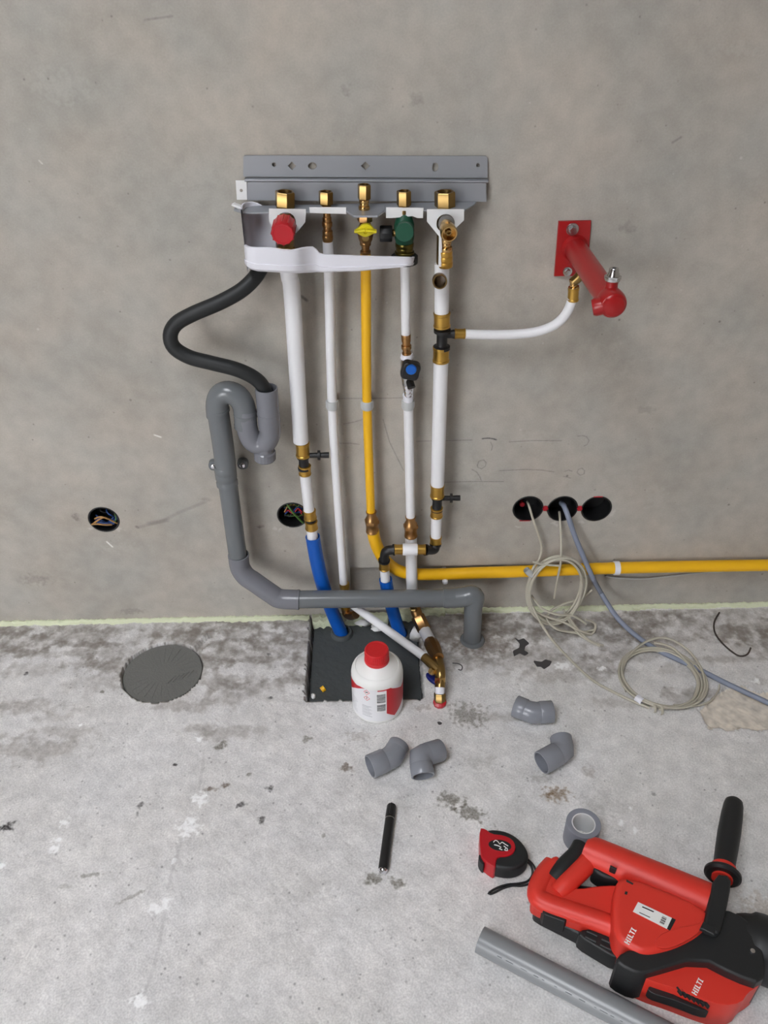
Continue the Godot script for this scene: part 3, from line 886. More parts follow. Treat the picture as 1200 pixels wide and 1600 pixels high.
func build_mounting() -> void:
	var b := thing("mounting_bracket", Vector3(-0.0048, 0.9443, 0.0000), "long galvanized boiler mounting rail with punched holes and white tabs", "bracket")
	var holes := []
	for h in [[PackedVector2Array([Vector2(-0.1510, 1.0064)]), 0.0034, 0.0034, 20], [PackedVector2Array([Vector2(-0.1221, 1.0041)]), 0.0068, 0.0068, 4], [PackedVector2Array([Vector2(-0.0889, 1.0036)]), 0.0072, 0.0058, 12], [PackedVector2Array([Vector2(-0.0025, 1.0025)]), 0.0072, 0.0068, 4], [PackedVector2Array([Vector2(0.1113, 0.9991)]), 0.0054, 0.0072, 12], [PackedVector2Array([Vector2(0.1812, 1.0012)]), 0.0032, 0.0032, 20]]:
		holes.append([h[0][0], h[1], h[2], h[3]])
	with_holes("upper_plate", PackedVector2Array([Vector2(-0.1994, 1.0187), Vector2(-0.1971, 1.0207), Vector2(0.1929, 1.0148), Vector2(0.1962, 1.0118), Vector2(0.1983, 0.9810), Vector2(-0.2027, 0.9882)]), 0.003, 0.003, holes, M.galvanized, b)
	# the fold between the two plates
	var f := mk()
	f.prism(PackedVector2Array([Vector2(-0.1997, 0.9867), Vector2(0.1984, 0.9795), Vector2(0.1986, 0.9760), Vector2(-0.2001, 0.9832)]), Transform3D(Basis(), Vector3(0, 0, 0.003)), 0.014, 0.0012, 2)
	part("fold", f, M.galvanized, b)
	part("lower_plate", plate(PackedVector2Array([Vector2(-0.1956, 0.9827), Vector2(0.1950, 0.9760), Vector2(0.1981, 0.9454), Vector2(-0.1988, 0.9529)]), 0.012, 0.004), M.galvanized, b)
	var sy: float = Vector3(-0.0048, 0.9461, 0.0180).y
	part("shelf", mk().prism(PackedVector2Array([Vector2(Vector3(-0.2186, 0.9503, 0.0300).x, 0.02), Vector2(Vector3(0.1810, 0.9421, 0.0200).x, 0.014), Vector2(Vector3(0.1755, 0.9449, 0.0300).x, 0.03), Vector2(Vector3(0.1575, 0.9485, 0.0600).x, 0.06), Vector2(Vector3(-0.2029, 0.9521, 0.0550).x, 0.058), Vector2(Vector3(-0.2188, 0.9483, 0.0300).x, 0.04)]), shelf_frame(sy - 0.0025), 0.0025, 0.0006, 1), M.galvanized, b)
	holes = [[PackedVector2Array([Vector2(-0.2072, 0.9687)])[0], 0.0026, 0.0026, 16]]
	with_holes("end_tab", PackedVector2Array([Vector2(-0.2146, 0.9844), Vector2(-0.1970, 0.9842), Vector2(-0.1991, 0.9538), Vector2(-0.2160, 0.9541)]), 0.012, 0.002, holes, M.white_paint, b)
	part("side_flange", mk().prism(PackedVector2Array([Vector2(-0.2227, 0.9514), Vector2(-0.2183, 0.9534), Vector2(-0.2033, 0.9471), Vector2(-0.2038, 0.9420), Vector2(-0.2088, 0.9441)]), Transform3D(Basis(), Vector3(0, 0, 0.026)), 0.012, 0.001), M.white_paint, b)
	with_holes("valve_tab", PackedVector2Array([Vector2(-0.1592, 0.9519), Vector2(-0.0997, 0.9501), Vector2(-0.1020, 0.9298), Vector2(-0.1177, 0.9125), Vector2(-0.1501, 0.9129), Vector2(-0.1610, 0.9316)]), 0.058, 0.002, [[PackedVector2Array([Vector2(-0.1331, 0.9302)])[0], 0.016, 0.016, 24]], M.white_paint, b)
	part("tab", plate(PackedVector2Array([Vector2(-0.0943, 0.9530), Vector2(-0.0347, 0.9522), Vector2(-0.0350, 0.9411), Vector2(-0.0412, 0.9417), Vector2(-0.0939, 0.9439)]), 0.058, 0.002), M.white_paint, b)
	part("tab", plate(PackedVector2Array([Vector2(0.0293, 0.9513), Vector2(0.0902, 0.9495), Vector2(0.0895, 0.9332), Vector2(0.0801, 0.9334), Vector2(0.0718, 0.9365), Vector2(0.0385, 0.9339), Vector2(0.0291, 0.9341)]), 0.058, 0.002), M.white_paint, b)
	with_holes("valve_tab", PackedVector2Array([Vector2(0.0954, 0.9474), Vector2(0.1555, 0.9465), Vector2(0.1564, 0.9292), Vector2(0.1332, 0.9068), Vector2(0.1197, 0.9007), Vector2(0.1143, 0.9060), Vector2(0.0959, 0.9280)]), 0.058, 0.002, [[PackedVector2Array([Vector2(0.1263, 0.9245)])[0], 0.015, 0.015, 24]], M.white_paint, b)
	part("tab_point", plate(PackedVector2Array([Vector2(0.1161, 0.9118), Vector2(0.1205, 0.9055), Vector2(0.1244, 0.8530), Vector2(0.1168, 0.8531)]), 0.059, 0.003), M.white_paint, b)
	part("gas_shelf", mk().prism(PackedVector2Array([Vector2(Vector3(-0.0332, 0.9458, 0.0300).x, 0.03), Vector2(Vector3(0.0289, 0.9449, 0.0300).x, 0.03), Vector2(Vector3(0.0282, 0.9513, 0.0600).x, 0.056), Vector2(Vector3(0.0154, 0.9520, 0.0900).x, 0.088), Vector2(Vector3(-0.0231, 0.9526, 0.0900).x, 0.088), Vector2(Vector3(-0.0357, 0.9522, 0.0600).x, 0.056)]), shelf_frame(sy - 0.0022), 0.003, 0.001), M.galvanized, b)

	# drip tray: a shell from rim to bottom, its left back corner drawn up into a tall panel
	var rim := PackedVector3Array([Vector3(-0.2064, 0.8911, 0.0550), Vector3(-0.2031, 0.8997, 0.0750), Vector3(-0.1976, 0.9057, 0.1000), Vector3(-0.1909, 0.9075, 0.1120), Vector3(-0.1782, 0.9080, 0.1170), Vector3(-0.1577, 0.9083, 0.1190), Vector3(-0.1378, 0.9050, 0.1190), Vector3(-0.1227, 0.9037, 0.1190), Vector3(-0.1116, 0.9046, 0.1160), Vector3(-0.1040, 0.9039, 0.1080), Vector3(-0.0963, 0.9025, 0.1010), Vector3(-0.0884, 0.9011, 0.0970), Vector3(-0.0836, 0.8962, 0.0950), Vector3(-0.0798, 0.8899, 0.0950), Vector3(-0.0737, 0.8877, 0.0950), Vector3(-0.0167, 0.8848, 0.0950), Vector3(0.0561, 0.8816, 0.0950), Vector3(0.0667, 0.8804, 0.0920), Vector3(0.0734, 0.8779, 0.0850), Vector3(0.0763, 0.8738, 0.0700), Vector3(0.0774, 0.8692, 0.0500), Vector3(0.0790, 0.8623, 0.0200)])
	var bot := PackedVector3Array([Vector3(-0.2078, 0.8527, 0.0500), Vector3(-0.2048, 0.8598, 0.0700), Vector3(-0.1993, 0.8653, 0.0950), Vector3(-0.1938, 0.8653, 0.1070), Vector3(-0.1810, 0.8637, 0.1120), Vector3(-0.1602, 0.8631, 0.1140), Vector3(-0.1416, 0.8617, 0.1140), Vector3(-0.1261, 0.8615, 0.1140), Vector3(-0.1150, 0.8602, 0.1110), Vector3(-0.1074, 0.8572, 0.1030), Vector3(-0.0995, 0.8551, 0.0960), Vector3(-0.0914, 0.8535, 0.0920), Vector3(-0.0862, 0.8532, 0.0900), Vector3(-0.0820, 0.8532, 0.0900), Vector3(-0.0756, 0.8531, 0.0900), Vector3(-0.0175, 0.8543, 0.0900), Vector3(0.0543, 0.8607, 0.0900), Vector3(0.0650, 0.8617, 0.0870), Vector3(0.0706, 0.8605, 0.0810), Vector3(0.0734, 0.8570, 0.0680), Vector3(0.0744, 0.8528, 0.0500), Vector3(0.0759, 0.8456, 0.0200)])
	var tray := thing("drip_tray", Vector3(-0.0610, 0.8464, 0.0600), "white plastic drip tray under the valves with a bulging left end", "tray")
	var s := mk()
	var n := rim.size()
	var rows := []                                     # outer rim, lip above and below, chamfer, bottom; then the inside
	var inward: PackedVector3Array = []
	for i in n:
		var t := rim[mini(i + 1, n - 1)] - rim[maxi(i - 1, 0)]
		inward.append(Vector3(t.z, 0, -t.x).normalized())
	var shape := [[0.0, 0.0015], [0.03, 0.0], [0.60, 0.0], [0.62, -0.0016], [0.82, -0.0012], [0.93, 0.004], [1.0, 0.012]]
	for e in shape:
		var row: PackedVector3Array = []
		for i in n:
			row.append(rim[i].lerp(bot[i], e[0]) + inward[i] * e[1])
		rows.append(row)
	for k in rows.size() - 1:
		for i in n - 1:
			var nn: Array[Vector3] = []
			for j in [i, i + 1]:
				var along: Vector3 = rows[k][mini(j + 1, n - 1)] - rows[k][maxi(j - 1, 0)]
				var down: Vector3 = rows[k + 1][j] - rows[k][j]
				var d := along.cross(down).normalized()
				nn.append(d if d.dot(inward[j]) < 0.0 else -d)
			s.quad(rows[k][i], rows[k][i + 1], rows[k + 1][i + 1], rows[k + 1][i], nn[0], nn[1], nn[1], nn[0])
	var inner: PackedVector3Array = []
	var low: PackedVector3Array = []
	for i in n:
		inner.append(rim[i] + inward[i] * 0.004)
		low.append(rim[i].lerp(bot[i], 0.9) + inward[i] * 0.008)
	for i in n - 1:
		s.quad(rows[0][i], rows[0][i + 1], inner[i + 1], inner[i], Vector3.UP, Vector3.UP, Vector3.UP, Vector3.UP)
		s.quad(inner[i], inner[i + 1], low[i + 1], low[i], inward[i], inward[i + 1], inward[i + 1], inward[i])
	for side in [[rows[rows.size() - 1], Vector3.DOWN], [low, Vector3.UP]]:
		var flat: PackedVector2Array = []
		for p in side[0]:
			flat.append(Vector2(p.x, p.z))
		flat.append(Vector2(side[0][n - 1].x, 0.012))
		flat.append(Vector2(side[0][0].x, 0.012))
		var hs: PackedFloat32Array = []
		for p in side[0]:
			hs.append(p.y)
		hs.append(side[0][n - 1].y)
		hs.append(side[0][0].y)
		var ids := Geometry2D.triangulate_polygon(flat)
		for q in range(0, ids.size(), 3):
			var c: Array[Vector3] = []
			for e in 3:
				c.append(Vector3(flat[ids[q + e]].x, hs[ids[q + e]], flat[ids[q + e]].y))
			s.tri(c[0], c[1], c[2], side[1], side[1], side[1])
	part("basin", s, M.white_plastic, tray)
	# the tall back panel: a vertical sheet that curls forward at its left edge
	var plan: Array[Vector2] = []
	for p in [Vector3(-0.1571, 0.9207, 0.0200), Vector3(-0.1816, 0.9211, 0.0200), Vector3(-0.1949, 0.9224, 0.0240), Vector3(-0.2020, 0.9255, 0.0340), Vector3(-0.2038, 0.9303, 0.0500), Vector3(-0.2016, 0.9368, 0.0720)]:
		plan.append(Vector2(p.x, p.z))
	var tops := [Vector3(-0.1558, 0.9364, 0.0200).y, Vector3(-0.1714, 0.9510, 0.0200).y, Vector3(-0.1886, 0.9534, 0.0240).y, Vector3(-0.1968, 0.9542, 0.0340).y, Vector3(-0.2002, 0.9537, 0.0500).y, Vector3(-0.2006, 0.9549, 0.0720).y]
	var foot: float = Vector3(-0.1941, 0.8486, 0.0200).y
	var sh := mk()
	var line: PackedVector3Array = []
	var heights: PackedVector3Array = []
	for i in plan.size():
		line.append(Vector3(plan[i].x, 0, plan[i].y))
		heights.append(Vector3(plan[i].x, tops[i], plan[i].y))
	line = curve(line, 0.003)
	heights = curve(heights, 0.003)
	var cnt := mini(line.size(), heights.size())
	for i in cnt - 1:
		var u := float(i) / (cnt - 1)
		var v := float(i + 1) / (cnt - 1)
		var h0 := heights[int(u * (heights.size() - 1))].y
		var h1 := heights[int(v * (heights.size() - 1))].y
		var a := line[int(u * (line.size() - 1))]
		var c := line[int(v * (line.size() - 1))]
		var k := (c - a).cross(Vector3.UP).normalized()
		for off in [0.0012, -0.0012]:
			var ko := k * signf(off)
			sh.flat_quad(a + k * off + Vector3(0, foot, 0), c + k * off + Vector3(0, foot, 0), c + k * off + Vector3(0, h1, 0), a + k * off + Vector3(0, h0, 0), ko)
		sh.flat_quad(a + k * 0.0012 + Vector3(0, h0, 0), c + k * 0.0012 + Vector3(0, h1, 0), c - k * 0.0012 + Vector3(0, h1, 0), a - k * 0.0012 + Vector3(0, h0, 0), Vector3.UP)
	part("back_panel", sh, M.white_plastic, tray)
	# black rubber grommet in the right end of the tray
	var g := Vector3(0.0599, 0.8711, 0.0550)
	part("grommet", mk().rod(g + Vector3(0, -0.012, 0), g + Vector3(0, 0.002, 0), [Vector2(0.0225, 0), Vector2(0.0225, 0.8), Vector2(0.019, 1), Vector2(0.013, 1)], 28), M.black_rubber, tray)

# ---------------------------------------------------------------- valves and unions above the tray
func hex(a: Vector3, b: Vector3, r: float, bore := 0.0, turn := 0.26) -> Mesher:
	var p := [Vector2(0, 0), Vector2(r * 0.9, 0), Vector2(r, 0.06), Vector2(r, 0.93), Vector2(r * 0.93, 1)]
	if bore > 0.0:
		p.append_array([Vector2(bore, 1), Vector2(bore * 0.96, 0.35), Vector2(0, 0.35)])
	else:
		p.append(Vector2(0, 1))
	return mk().rod(a, b, p, 6, true, turn)

func plain(a: Vector3, b: Vector3, r: float, seg := 28) -> Mesher:
	return mk().rod(a, b, [Vector2(0, 0), Vector2(r * 0.96, 0), Vector2(r, 0.05), Vector2(r, 0.95), Vector2(r * 0.96, 1), Vector2(0, 1)], seg)

func ridged(a: Vector3, b: Vector3, radii: Array) -> Mesher:
	var p := [Vector2(0, 0)]
	var n := radii.size()
	for i in n:
		p.append(Vector2(radii[i] * 0.97, float(i) / n))
		p.append(Vector2(radii[i], (i + 0.12) / n))
		p.append(Vector2(radii[i], (i + 0.88) / n))
		p.append(Vector2(radii[i] * 0.97, float(i + 1) / n))
	p.append(Vector2(0, 1))
	return mk().rod(a, b, p, 28)

func union(parent: Node, top: Vector3, bottom: Vector3, r: float) -> void:
	part("union_nut", hex(bottom, top, r * 1.1, r * 0.82), M.brass, parent)
	part("nut_lining", mk().rod(bottom.lerp(top, 0.5), top + (top - bottom) * 0.004, [Vector2(r * 0.6, 0), Vector2(r * 0.74, 1.0), Vector2(r * 0.80, 1.0)], 24), M.brass_dark, parent)
	part("union_collar", mk().rod(bottom - (top - bottom) * 0.10, bottom, [Vector2(0, 0), Vector2(r * 0.7, 0), Vector2(r * 0.95, 1), Vector2(0, 1)], 24), M.brass, parent)

func build_valves() -> void:
	var z := 0.04
	# red-capped heating valve
	var v := thing("shutoff_valve", Vector3(-0.1356, 0.9449, 0.0400), "brass heating valve with a red cap, leftmost below the mounting rail", "valve")
	union(v, Vector3(-0.1334, 0.9731, 0.0400), Vector3(-0.1353, 0.9479, 0.0400), 0.0151)
	part("neck", plain(Vector3(-0.1363, 0.9357, 0.0400), Vector3(-0.1354, 0.9469, 0.0400), 0.011), M.brass, v)
	var a := Vector3(-0.1360, 0.9253, 0.0400)
	part("body", plain(Vector3(-0.1392, 0.8842, 0.0400), Vector3(-0.1351, 0.9377, 0.0400), 0.0145), M.brass, v)
	part("collar_ring", mk().rod(a, a + Vector3(0, 0, 0.042), [Vector2(0.011, 0), Vector2(0.0135, 0.3), Vector2(0.0155, 0.5), Vector2(0.0155, 1), Vector2(0, 1)], 28), M.steel, v)
	var c0 := Vector3(-0.1336, 0.9319, 0.0790)
	var c1 := Vector3(-0.1346, 0.9282, 0.1160)
	var cap := part("cap", mk().rod(c0, c1, [Vector2(0, 0), Vector2(0.0175, 0), Vector2(0.0185, 0.1), Vector2(0.0185, 0.94), Vector2(0.0172, 1.0), Vector2(0.0150, 1.0), Vector2(0.0146, 0.985), Vector2(0, 0.985)], 12, false), M.red_cap, v, "red plastic cap")
	for k in 12:
		var w := TAU * k / 12.0
		var d := Vector3(cos(w), sin(w), 0)
		part("grip_rib", mk().sweep(PackedVector3Array([c0 + d * 0.0178 + (c1 - c0) * 0.1, c0 + d * 0.0178 + (c1 - c0) * 0.93]), 0.0016, 8), M.red_cap, cap)
	part("tail", hex(Vector3(-0.1396, 0.8658, 0.0400), Vector3(-0.1381, 0.8852, 0.0400), 0.016), M.brass, v)
	# slim brass straight coupling
	v = thing("straight_coupling", Vector3(-0.0674, 0.9490, 0.0400), "slim ridged brass coupling, second from the left below the mounting rail", "coupling")
	union(v, Vector3(-0.0673, 0.9722, 0.0400), Vector3(-0.0683, 0.9521, 0.0400), 0.0109)
	part("body", ridged(Vector3(-0.0679, 0.8949, 0.0400), Vector3(-0.0672, 0.9531, 0.0400), [0.0092, 0.0086, 0.0066, 0.0086, 0.0074, 0.0062, 0.0074, 0.0074]), M.bronze, v)
	part("ring", plain(Vector3(-0.0681, 0.8906, 0.0400), Vector3(-0.0679, 0.8960, 0.0400), 0.0082), M.bronze, v)
	# gas cock with a yellow butterfly handle
	var zg := 0.055
	v = thing("gas_valve", Vector3(-0.0049, 0.9443, 0.0550), "brass gas cock with a yellow butterfly handle", "valve")
	union(v, Vector3(-0.0051, 0.9861, 0.0550), Vector3(-0.0055, 0.9634, 0.0550), 0.0097)
	part("stem", ridged(Vector3(-0.0059, 0.9473, 0.0550), Vector3(-0.0055, 0.9634, 0.0550), [0.0092, 0.0075, 0.0082]), M.brass_bright, v)
	part("hex_body", hex(Vector3(-0.0053, 0.9280, 0.0550), Vector3(-0.0049, 0.9463, 0.0550), 0.0125), M.bronze, v)
	var ball := Vector3(-0.0046, 0.9093, 0.0550)
	part("ball_body", mk().rod(ball + Vector3(0, -0.017, 0), ball + Vector3(0, 0.017, 0), [Vector2(0, 0), Vector2(0.008, 0), Vector2(0.0115, 0.2), Vector2(0.0135, 0.5), Vector2(0.0115, 0.8), Vector2(0.008, 1), Vector2(0, 1)], 28), M.bronze, v)
	part("tail", ridged(Vector3(-0.0053, 0.8753, 0.0550), Vector3(-0.0049, 0.8945, 0.0550), [0.0088, 0.0062, 0.0068, 0.0092]), M.bronze, v)
	part("spindle", plain(ball, ball + Vector3(0, 0, 0.026), 0.006), M.brass, v)
	var hz := 0.078
	var h := mk()
	h.prism(soft(PackedVector2Array([Vector2(-0.0231, 0.9204), Vector2(-0.0157, 0.9264), Vector2(-0.0104, 0.9314), Vector2(-0.0011, 0.9333), Vector2(0.0060, 0.9292), Vector2(0.0100, 0.9220), Vector2(0.0151, 0.9188), Vector2(0.0068, 0.9169), Vector2(0.0016, 0.9139), Vector2(-0.0057, 0.9119), Vector2(-0.0129, 0.9151), Vector2(-0.0180, 0.9183)]), 1), Transform3D(Basis(), Vector3(0, 0, hz)), 0.008, 0.002, 2)
	var handle := part("handle", h, M.yellow_handle, v, "yellow butterfly handle")
	var hc := Vector3(-0.0045, 0.9220, 0.0860)
	part("wing", mk().box(Transform3D(Basis(Vector3(0, 0, 1), 0.12), hc + Vector3(-0.009, 0.002, 0.004)), Vector3(0.018, 0.0035, 0.012), 0.001), M.yellow_handle, handle)
	part("wing", mk().box(Transform3D(Basis(Vector3(0, 0, 1), -0.12), hc + Vector3(0.009, 0.002, 0.004)), Vector3(0.018, 0.0035, 0.012), 0.001), M.yellow_handle, handle)
	part("screw", mk().rod(hc, hc + Vector3(0, 0, 0.004), [Vector2(0.0058, 0), Vector2(0.0058, 1), Vector2(0.0035, 1), Vector2(0.003, 0.4), Vector2(0, 0.4)], 18), M.yellow_handle, handle)
	# green safety group with a black side knob
	var zs := 0.05
	v = thing("safety_valve", Vector3(0.0597, 0.9420, 0.0500), "dark green safety valve with a round cap and a black side knob", "valve")
	union(v, Vector3(0.0584, 0.9741, 0.0500), Vector3(0.0586, 0.9511, 0.0500), 0.0108)
	part("neck", ridged(Vector3(0.0586, 0.9389, 0.0500), Vector3(0.0586, 0.9521, 0.0500), [0.0105, 0.0085]), M.brass, v)
	part("body", mk().rod(Vector3(0.0600, 0.8899, 0.0500), Vector3(0.0586, 0.9420, 0.0500), [Vector2(0, 0), Vector2(0.014, 0), Vector2(0.0165, 0.2), Vector2(0.0165, 0.6), Vector2(0.0125, 0.85), Vector2(0.0085, 1), Vector2(0, 1)], 32), M.green, v)
	var g0 := Vector3(0.0599, 0.9131, 0.0500)
	var g1 := Vector3(0.0584, 0.9184, 0.0840)
	part("cap", mk().rod(g0, g1, [Vector2(0, 0), Vector2(0.0155, 0), Vector2(0.0155, 0.92), Vector2(0.0145, 1), Vector2(0, 1)], 36), M.green, v, "round green cap")
	part("outlet", ridged(Vector3(0.0602, 0.8694, 0.0500), Vector3(0.0600, 0.8909, 0.0500), [0.0165, 0.0145, 0.0155]), mat(Color(0.42, 0.38, 0.20), 0.32, 1.0), v)
	var k0 := Vector3(0.0492, 0.9082, 0.0540)
	part("spindle", plain(Vector3(0.0398, 0.9071, 0.0500), k0, 0.006), M.brass, v)
	part("knob", mk().rod(Vector3(0.0393, 0.9060, 0.0500), Vector3(0.0191, 0.9063, 0.0500), [Vector2(0, 0), Vector2(0.0125, 0), Vector2(0.0135, 0.08), Vector2(0.0135, 0.92), Vector2(0.0125, 1), Vector2(0, 1)], 10, true), M.black_plastic, v, "black side knob")
	# drain cock, rightmost
	v = thing("drain_valve", Vector3(0.1263, 0.9413, 0.0400), "brass drain cock with an open angled outlet, rightmost below the mounting rail", "valve")
	union(v, Vector3(0.1252, 0.9696, 0.0400), Vector3(0.1261, 0.9443, 0.0400), 0.0156)
	part("neck", plain(Vector3(0.1267, 0.9299, 0.0400), Vector3(0.1262, 0.9433, 0.0400), 0.011), M.brass, v)
	var d0 := Vector3(0.1291, 0.9216, 0.0400)
	part("collar_ring", mk().rod(d0, Vector3(0.1250, 0.9310, 0.0850), [Vector2(0.011, 0), Vector2(0.0125, 0.3), Vector2(0.0125, 1), Vector2(0, 1)], 28), M.steel, v)
	var o0 := Vector3(0.1256, 0.9275, 0.0800)
	var o1 := Vector3(0.1282, 0.9231, 0.1120)
	part("outlet", mk().rod(o0, o1, [Vector2(0, 0), Vector2(0.011, 0), Vector2(0.0125, 0.5), Vector2(0.0138, 0.9), Vector2(0.0125, 1), Vector2(0.0105, 1), Vector2(0.0095, 0.6), Vector2(0, 0.6)], 28), M.brass_bright, v, "open brass outlet")
	part("slotted_plug", mk().rod(o0.lerp(o1, 0.5), o0.lerp(o1, 0.85), [Vector2(0, 0), Vector2(0.005, 0), Vector2(0.005, 1), Vector2(0.003, 1), Vector2(0.003, 0.5), Vector2(0, 0.5)], 6, true), M.brass, v)
	part("swivel", ridged(Vector3(0.1294, 0.8776, 0.0550), Vector3(0.1284, 0.9053, 0.0550), [0.0105, 0.0075, 0.009, 0.0065]), M.brass_bright, v)
	part("sleeve", ridged(Vector3(0.1296, 0.8505, 0.0520), Vector3(0.1284, 0.8784, 0.0540), [0.0125, 0.0122, 0.0118]), M.brass_sleeve, v)
	part("body", plain(Vector3(0.1268, 0.8525, 0.0450), Vector3(0.1266, 0.9320, 0.0400), 0.0125), M.brass, v)

# ---------------------------------------------------------------- pipes
func sleeve(parent: Node, a: Vector3, b: Vector3, r: float, called := "press_sleeve") -> void:
	part(called, mk().rod(a, b, [Vector2(0, 0), Vector2(r * 0.98, 0), Vector2(r * 1.07, 0.03), Vector2(r * 1.07, 0.14), Vector2(r, 0.17), Vector2(r, 0.80), Vector2(r * 1.06, 0.83), Vector2(r * 1.06, 0.97), Vector2(r * 0.97, 1), Vector2(0, 1)], 32), M.brass_sleeve, parent)

func pipe(parent: Node, pts: PackedVector3Array, r: float, m: Material, called := "pipe") -> MeshInstance3D:
	return part(called, mk().sweep(curve(pts, 0.006) if pts.size() > 2 else pts, r, 28), m, parent)

# black composite tee on a vertical run: body with flanges, and a port to the right
func tee(parent: Node, top: Vector3, bottom: Vector3, r: float, out: Vector3, port_r: float, lug: bool, fl := 0.0125) -> void:
	var t := part("tee_fitting", mk().rod(bottom, top, [Vector2(0, 0), Vector2(fl, 0), Vector2(fl, 0.14), Vector2(r * 1.05, 0.18), Vector2(r, 0.21), Vector2(r, 0.79), Vector2(r * 1.05, 0.82), Vector2(fl, 0.86), Vector2(fl, 1), Vector2(0, 1)], 28), M.black_plastic, parent, "black plastic tee fitting")
	var c := top.lerp(bottom, 0.5)
	c.y = out.y
	part("port", mk().rod(c, out, [Vector2(0, 0), Vector2(port_r, 0), Vector2(port_r, 0.55), Vector2(port_r * (1.9 if lug else 1.0), 0.56), Vector2(port_r * (1.9 if lug else 1.0), 0.66), Vector2(port_r * 1.0, 0.67), Vector2(port_r * 1.15, 0.86), Vector2(port_r * 1.15, 1), Vector2(port_r * 0.8, 1), Vector2(0, 0.98)], 20), M.black_plastic, t)

func elbow_fitting(parent: Node, a: Vector3, corner: Vector3, b: Vector3, r: float) -> void:
	var p: PackedVector3Array = [a, a.lerp(corner, 0.55)]
	for i in 5:
		var t := (i + 1) / 6.0
		p.append(a.lerp(corner, 0.55).lerp(corner, t).lerp(corner.lerp(b, 0.45 * t), t))
	p.append(corner.lerp(b, 0.45))
	p.append(b)
	var e := part("elbow_fitting", mk().sweep(p, r, 20), M.black_plastic, parent, "black plastic elbow fitting")
	for q in [[a, corner], [b, corner]]:
		var d: Vector3 = (q[1] - q[0]).normalized()
		part("flange", mk().rod(q[0], q[0] + d * 0.004, [Vector2(0, 0), Vector2(r * 1.25, 0), Vector2(r * 1.25, 1), Vector2(0, 1)], 24), M.black_plastic, e)

func pipe_clip(c: Vector3, r: float, label: String) -> void:
	var o := thing("pipe_clip", Vector3(c.x, c.y, 0), label, "pipe clip", "grey pipe clips in a row")
	part("ring", mk().rod(c + Vector3(0, -0.0085, 0), c + Vector3(0, 0.0085, 0), [Vector2(r, 0), Vector2(r + 0.0022, 0), Vector2(r + 0.0026, 0.2), Vector2(r + 0.0026, 0.8), Vector2(r + 0.0022, 1), Vector2(r, 1)], 28), M.clip_grey, o)
	part("foot", mk().box(Transform3D(Basis(), Vector3(c.x, c.y, c.z / 2 - r / 2)), Vector3(0.017, 0.017, c.z - r + 0.002), 0.002), M.clip_grey, o)
	for s in [-1.0, 1.0]:
		part("lug", mk().box(Transform3D(Basis(), Vector3(c.x + s * (r + 0.001), c.y, c.z - r * 0.2)), Vector3(0.005, 0.014, 0.010), 0.0015), M.clip_grey, o)

func reducer(parent: Node, top: Vector3, bottom: Vector3, r: float) -> void:
	var p := part("reducer", mk().rod(bottom, top, [Vector2(0, 0), Vector2(r * 0.96, 0), Vector2(r * 1.04, 0.02), Vector2(r * 1.04, 0.07), Vector2(r * 0.98, 0.09), Vector2(r * 0.98, 0.38), Vector2(r * 1.06, 0.42), Vector2(r * 1.06, 0.60), Vector2(r * 0.95, 0.68), Vector2(r * 0.72, 0.78), Vector2(r * 0.72, 0.94), Vector2(r * 0.82, 0.95), Vector2(r * 0.82, 1), Vector2(0, 1)], 32), M.bronze, parent, "brass reducer")
	part("hex_band", hex(bottom.lerp(top, 0.44), bottom.lerp(top, 0.60), r * 1.18), M.bronze, p)

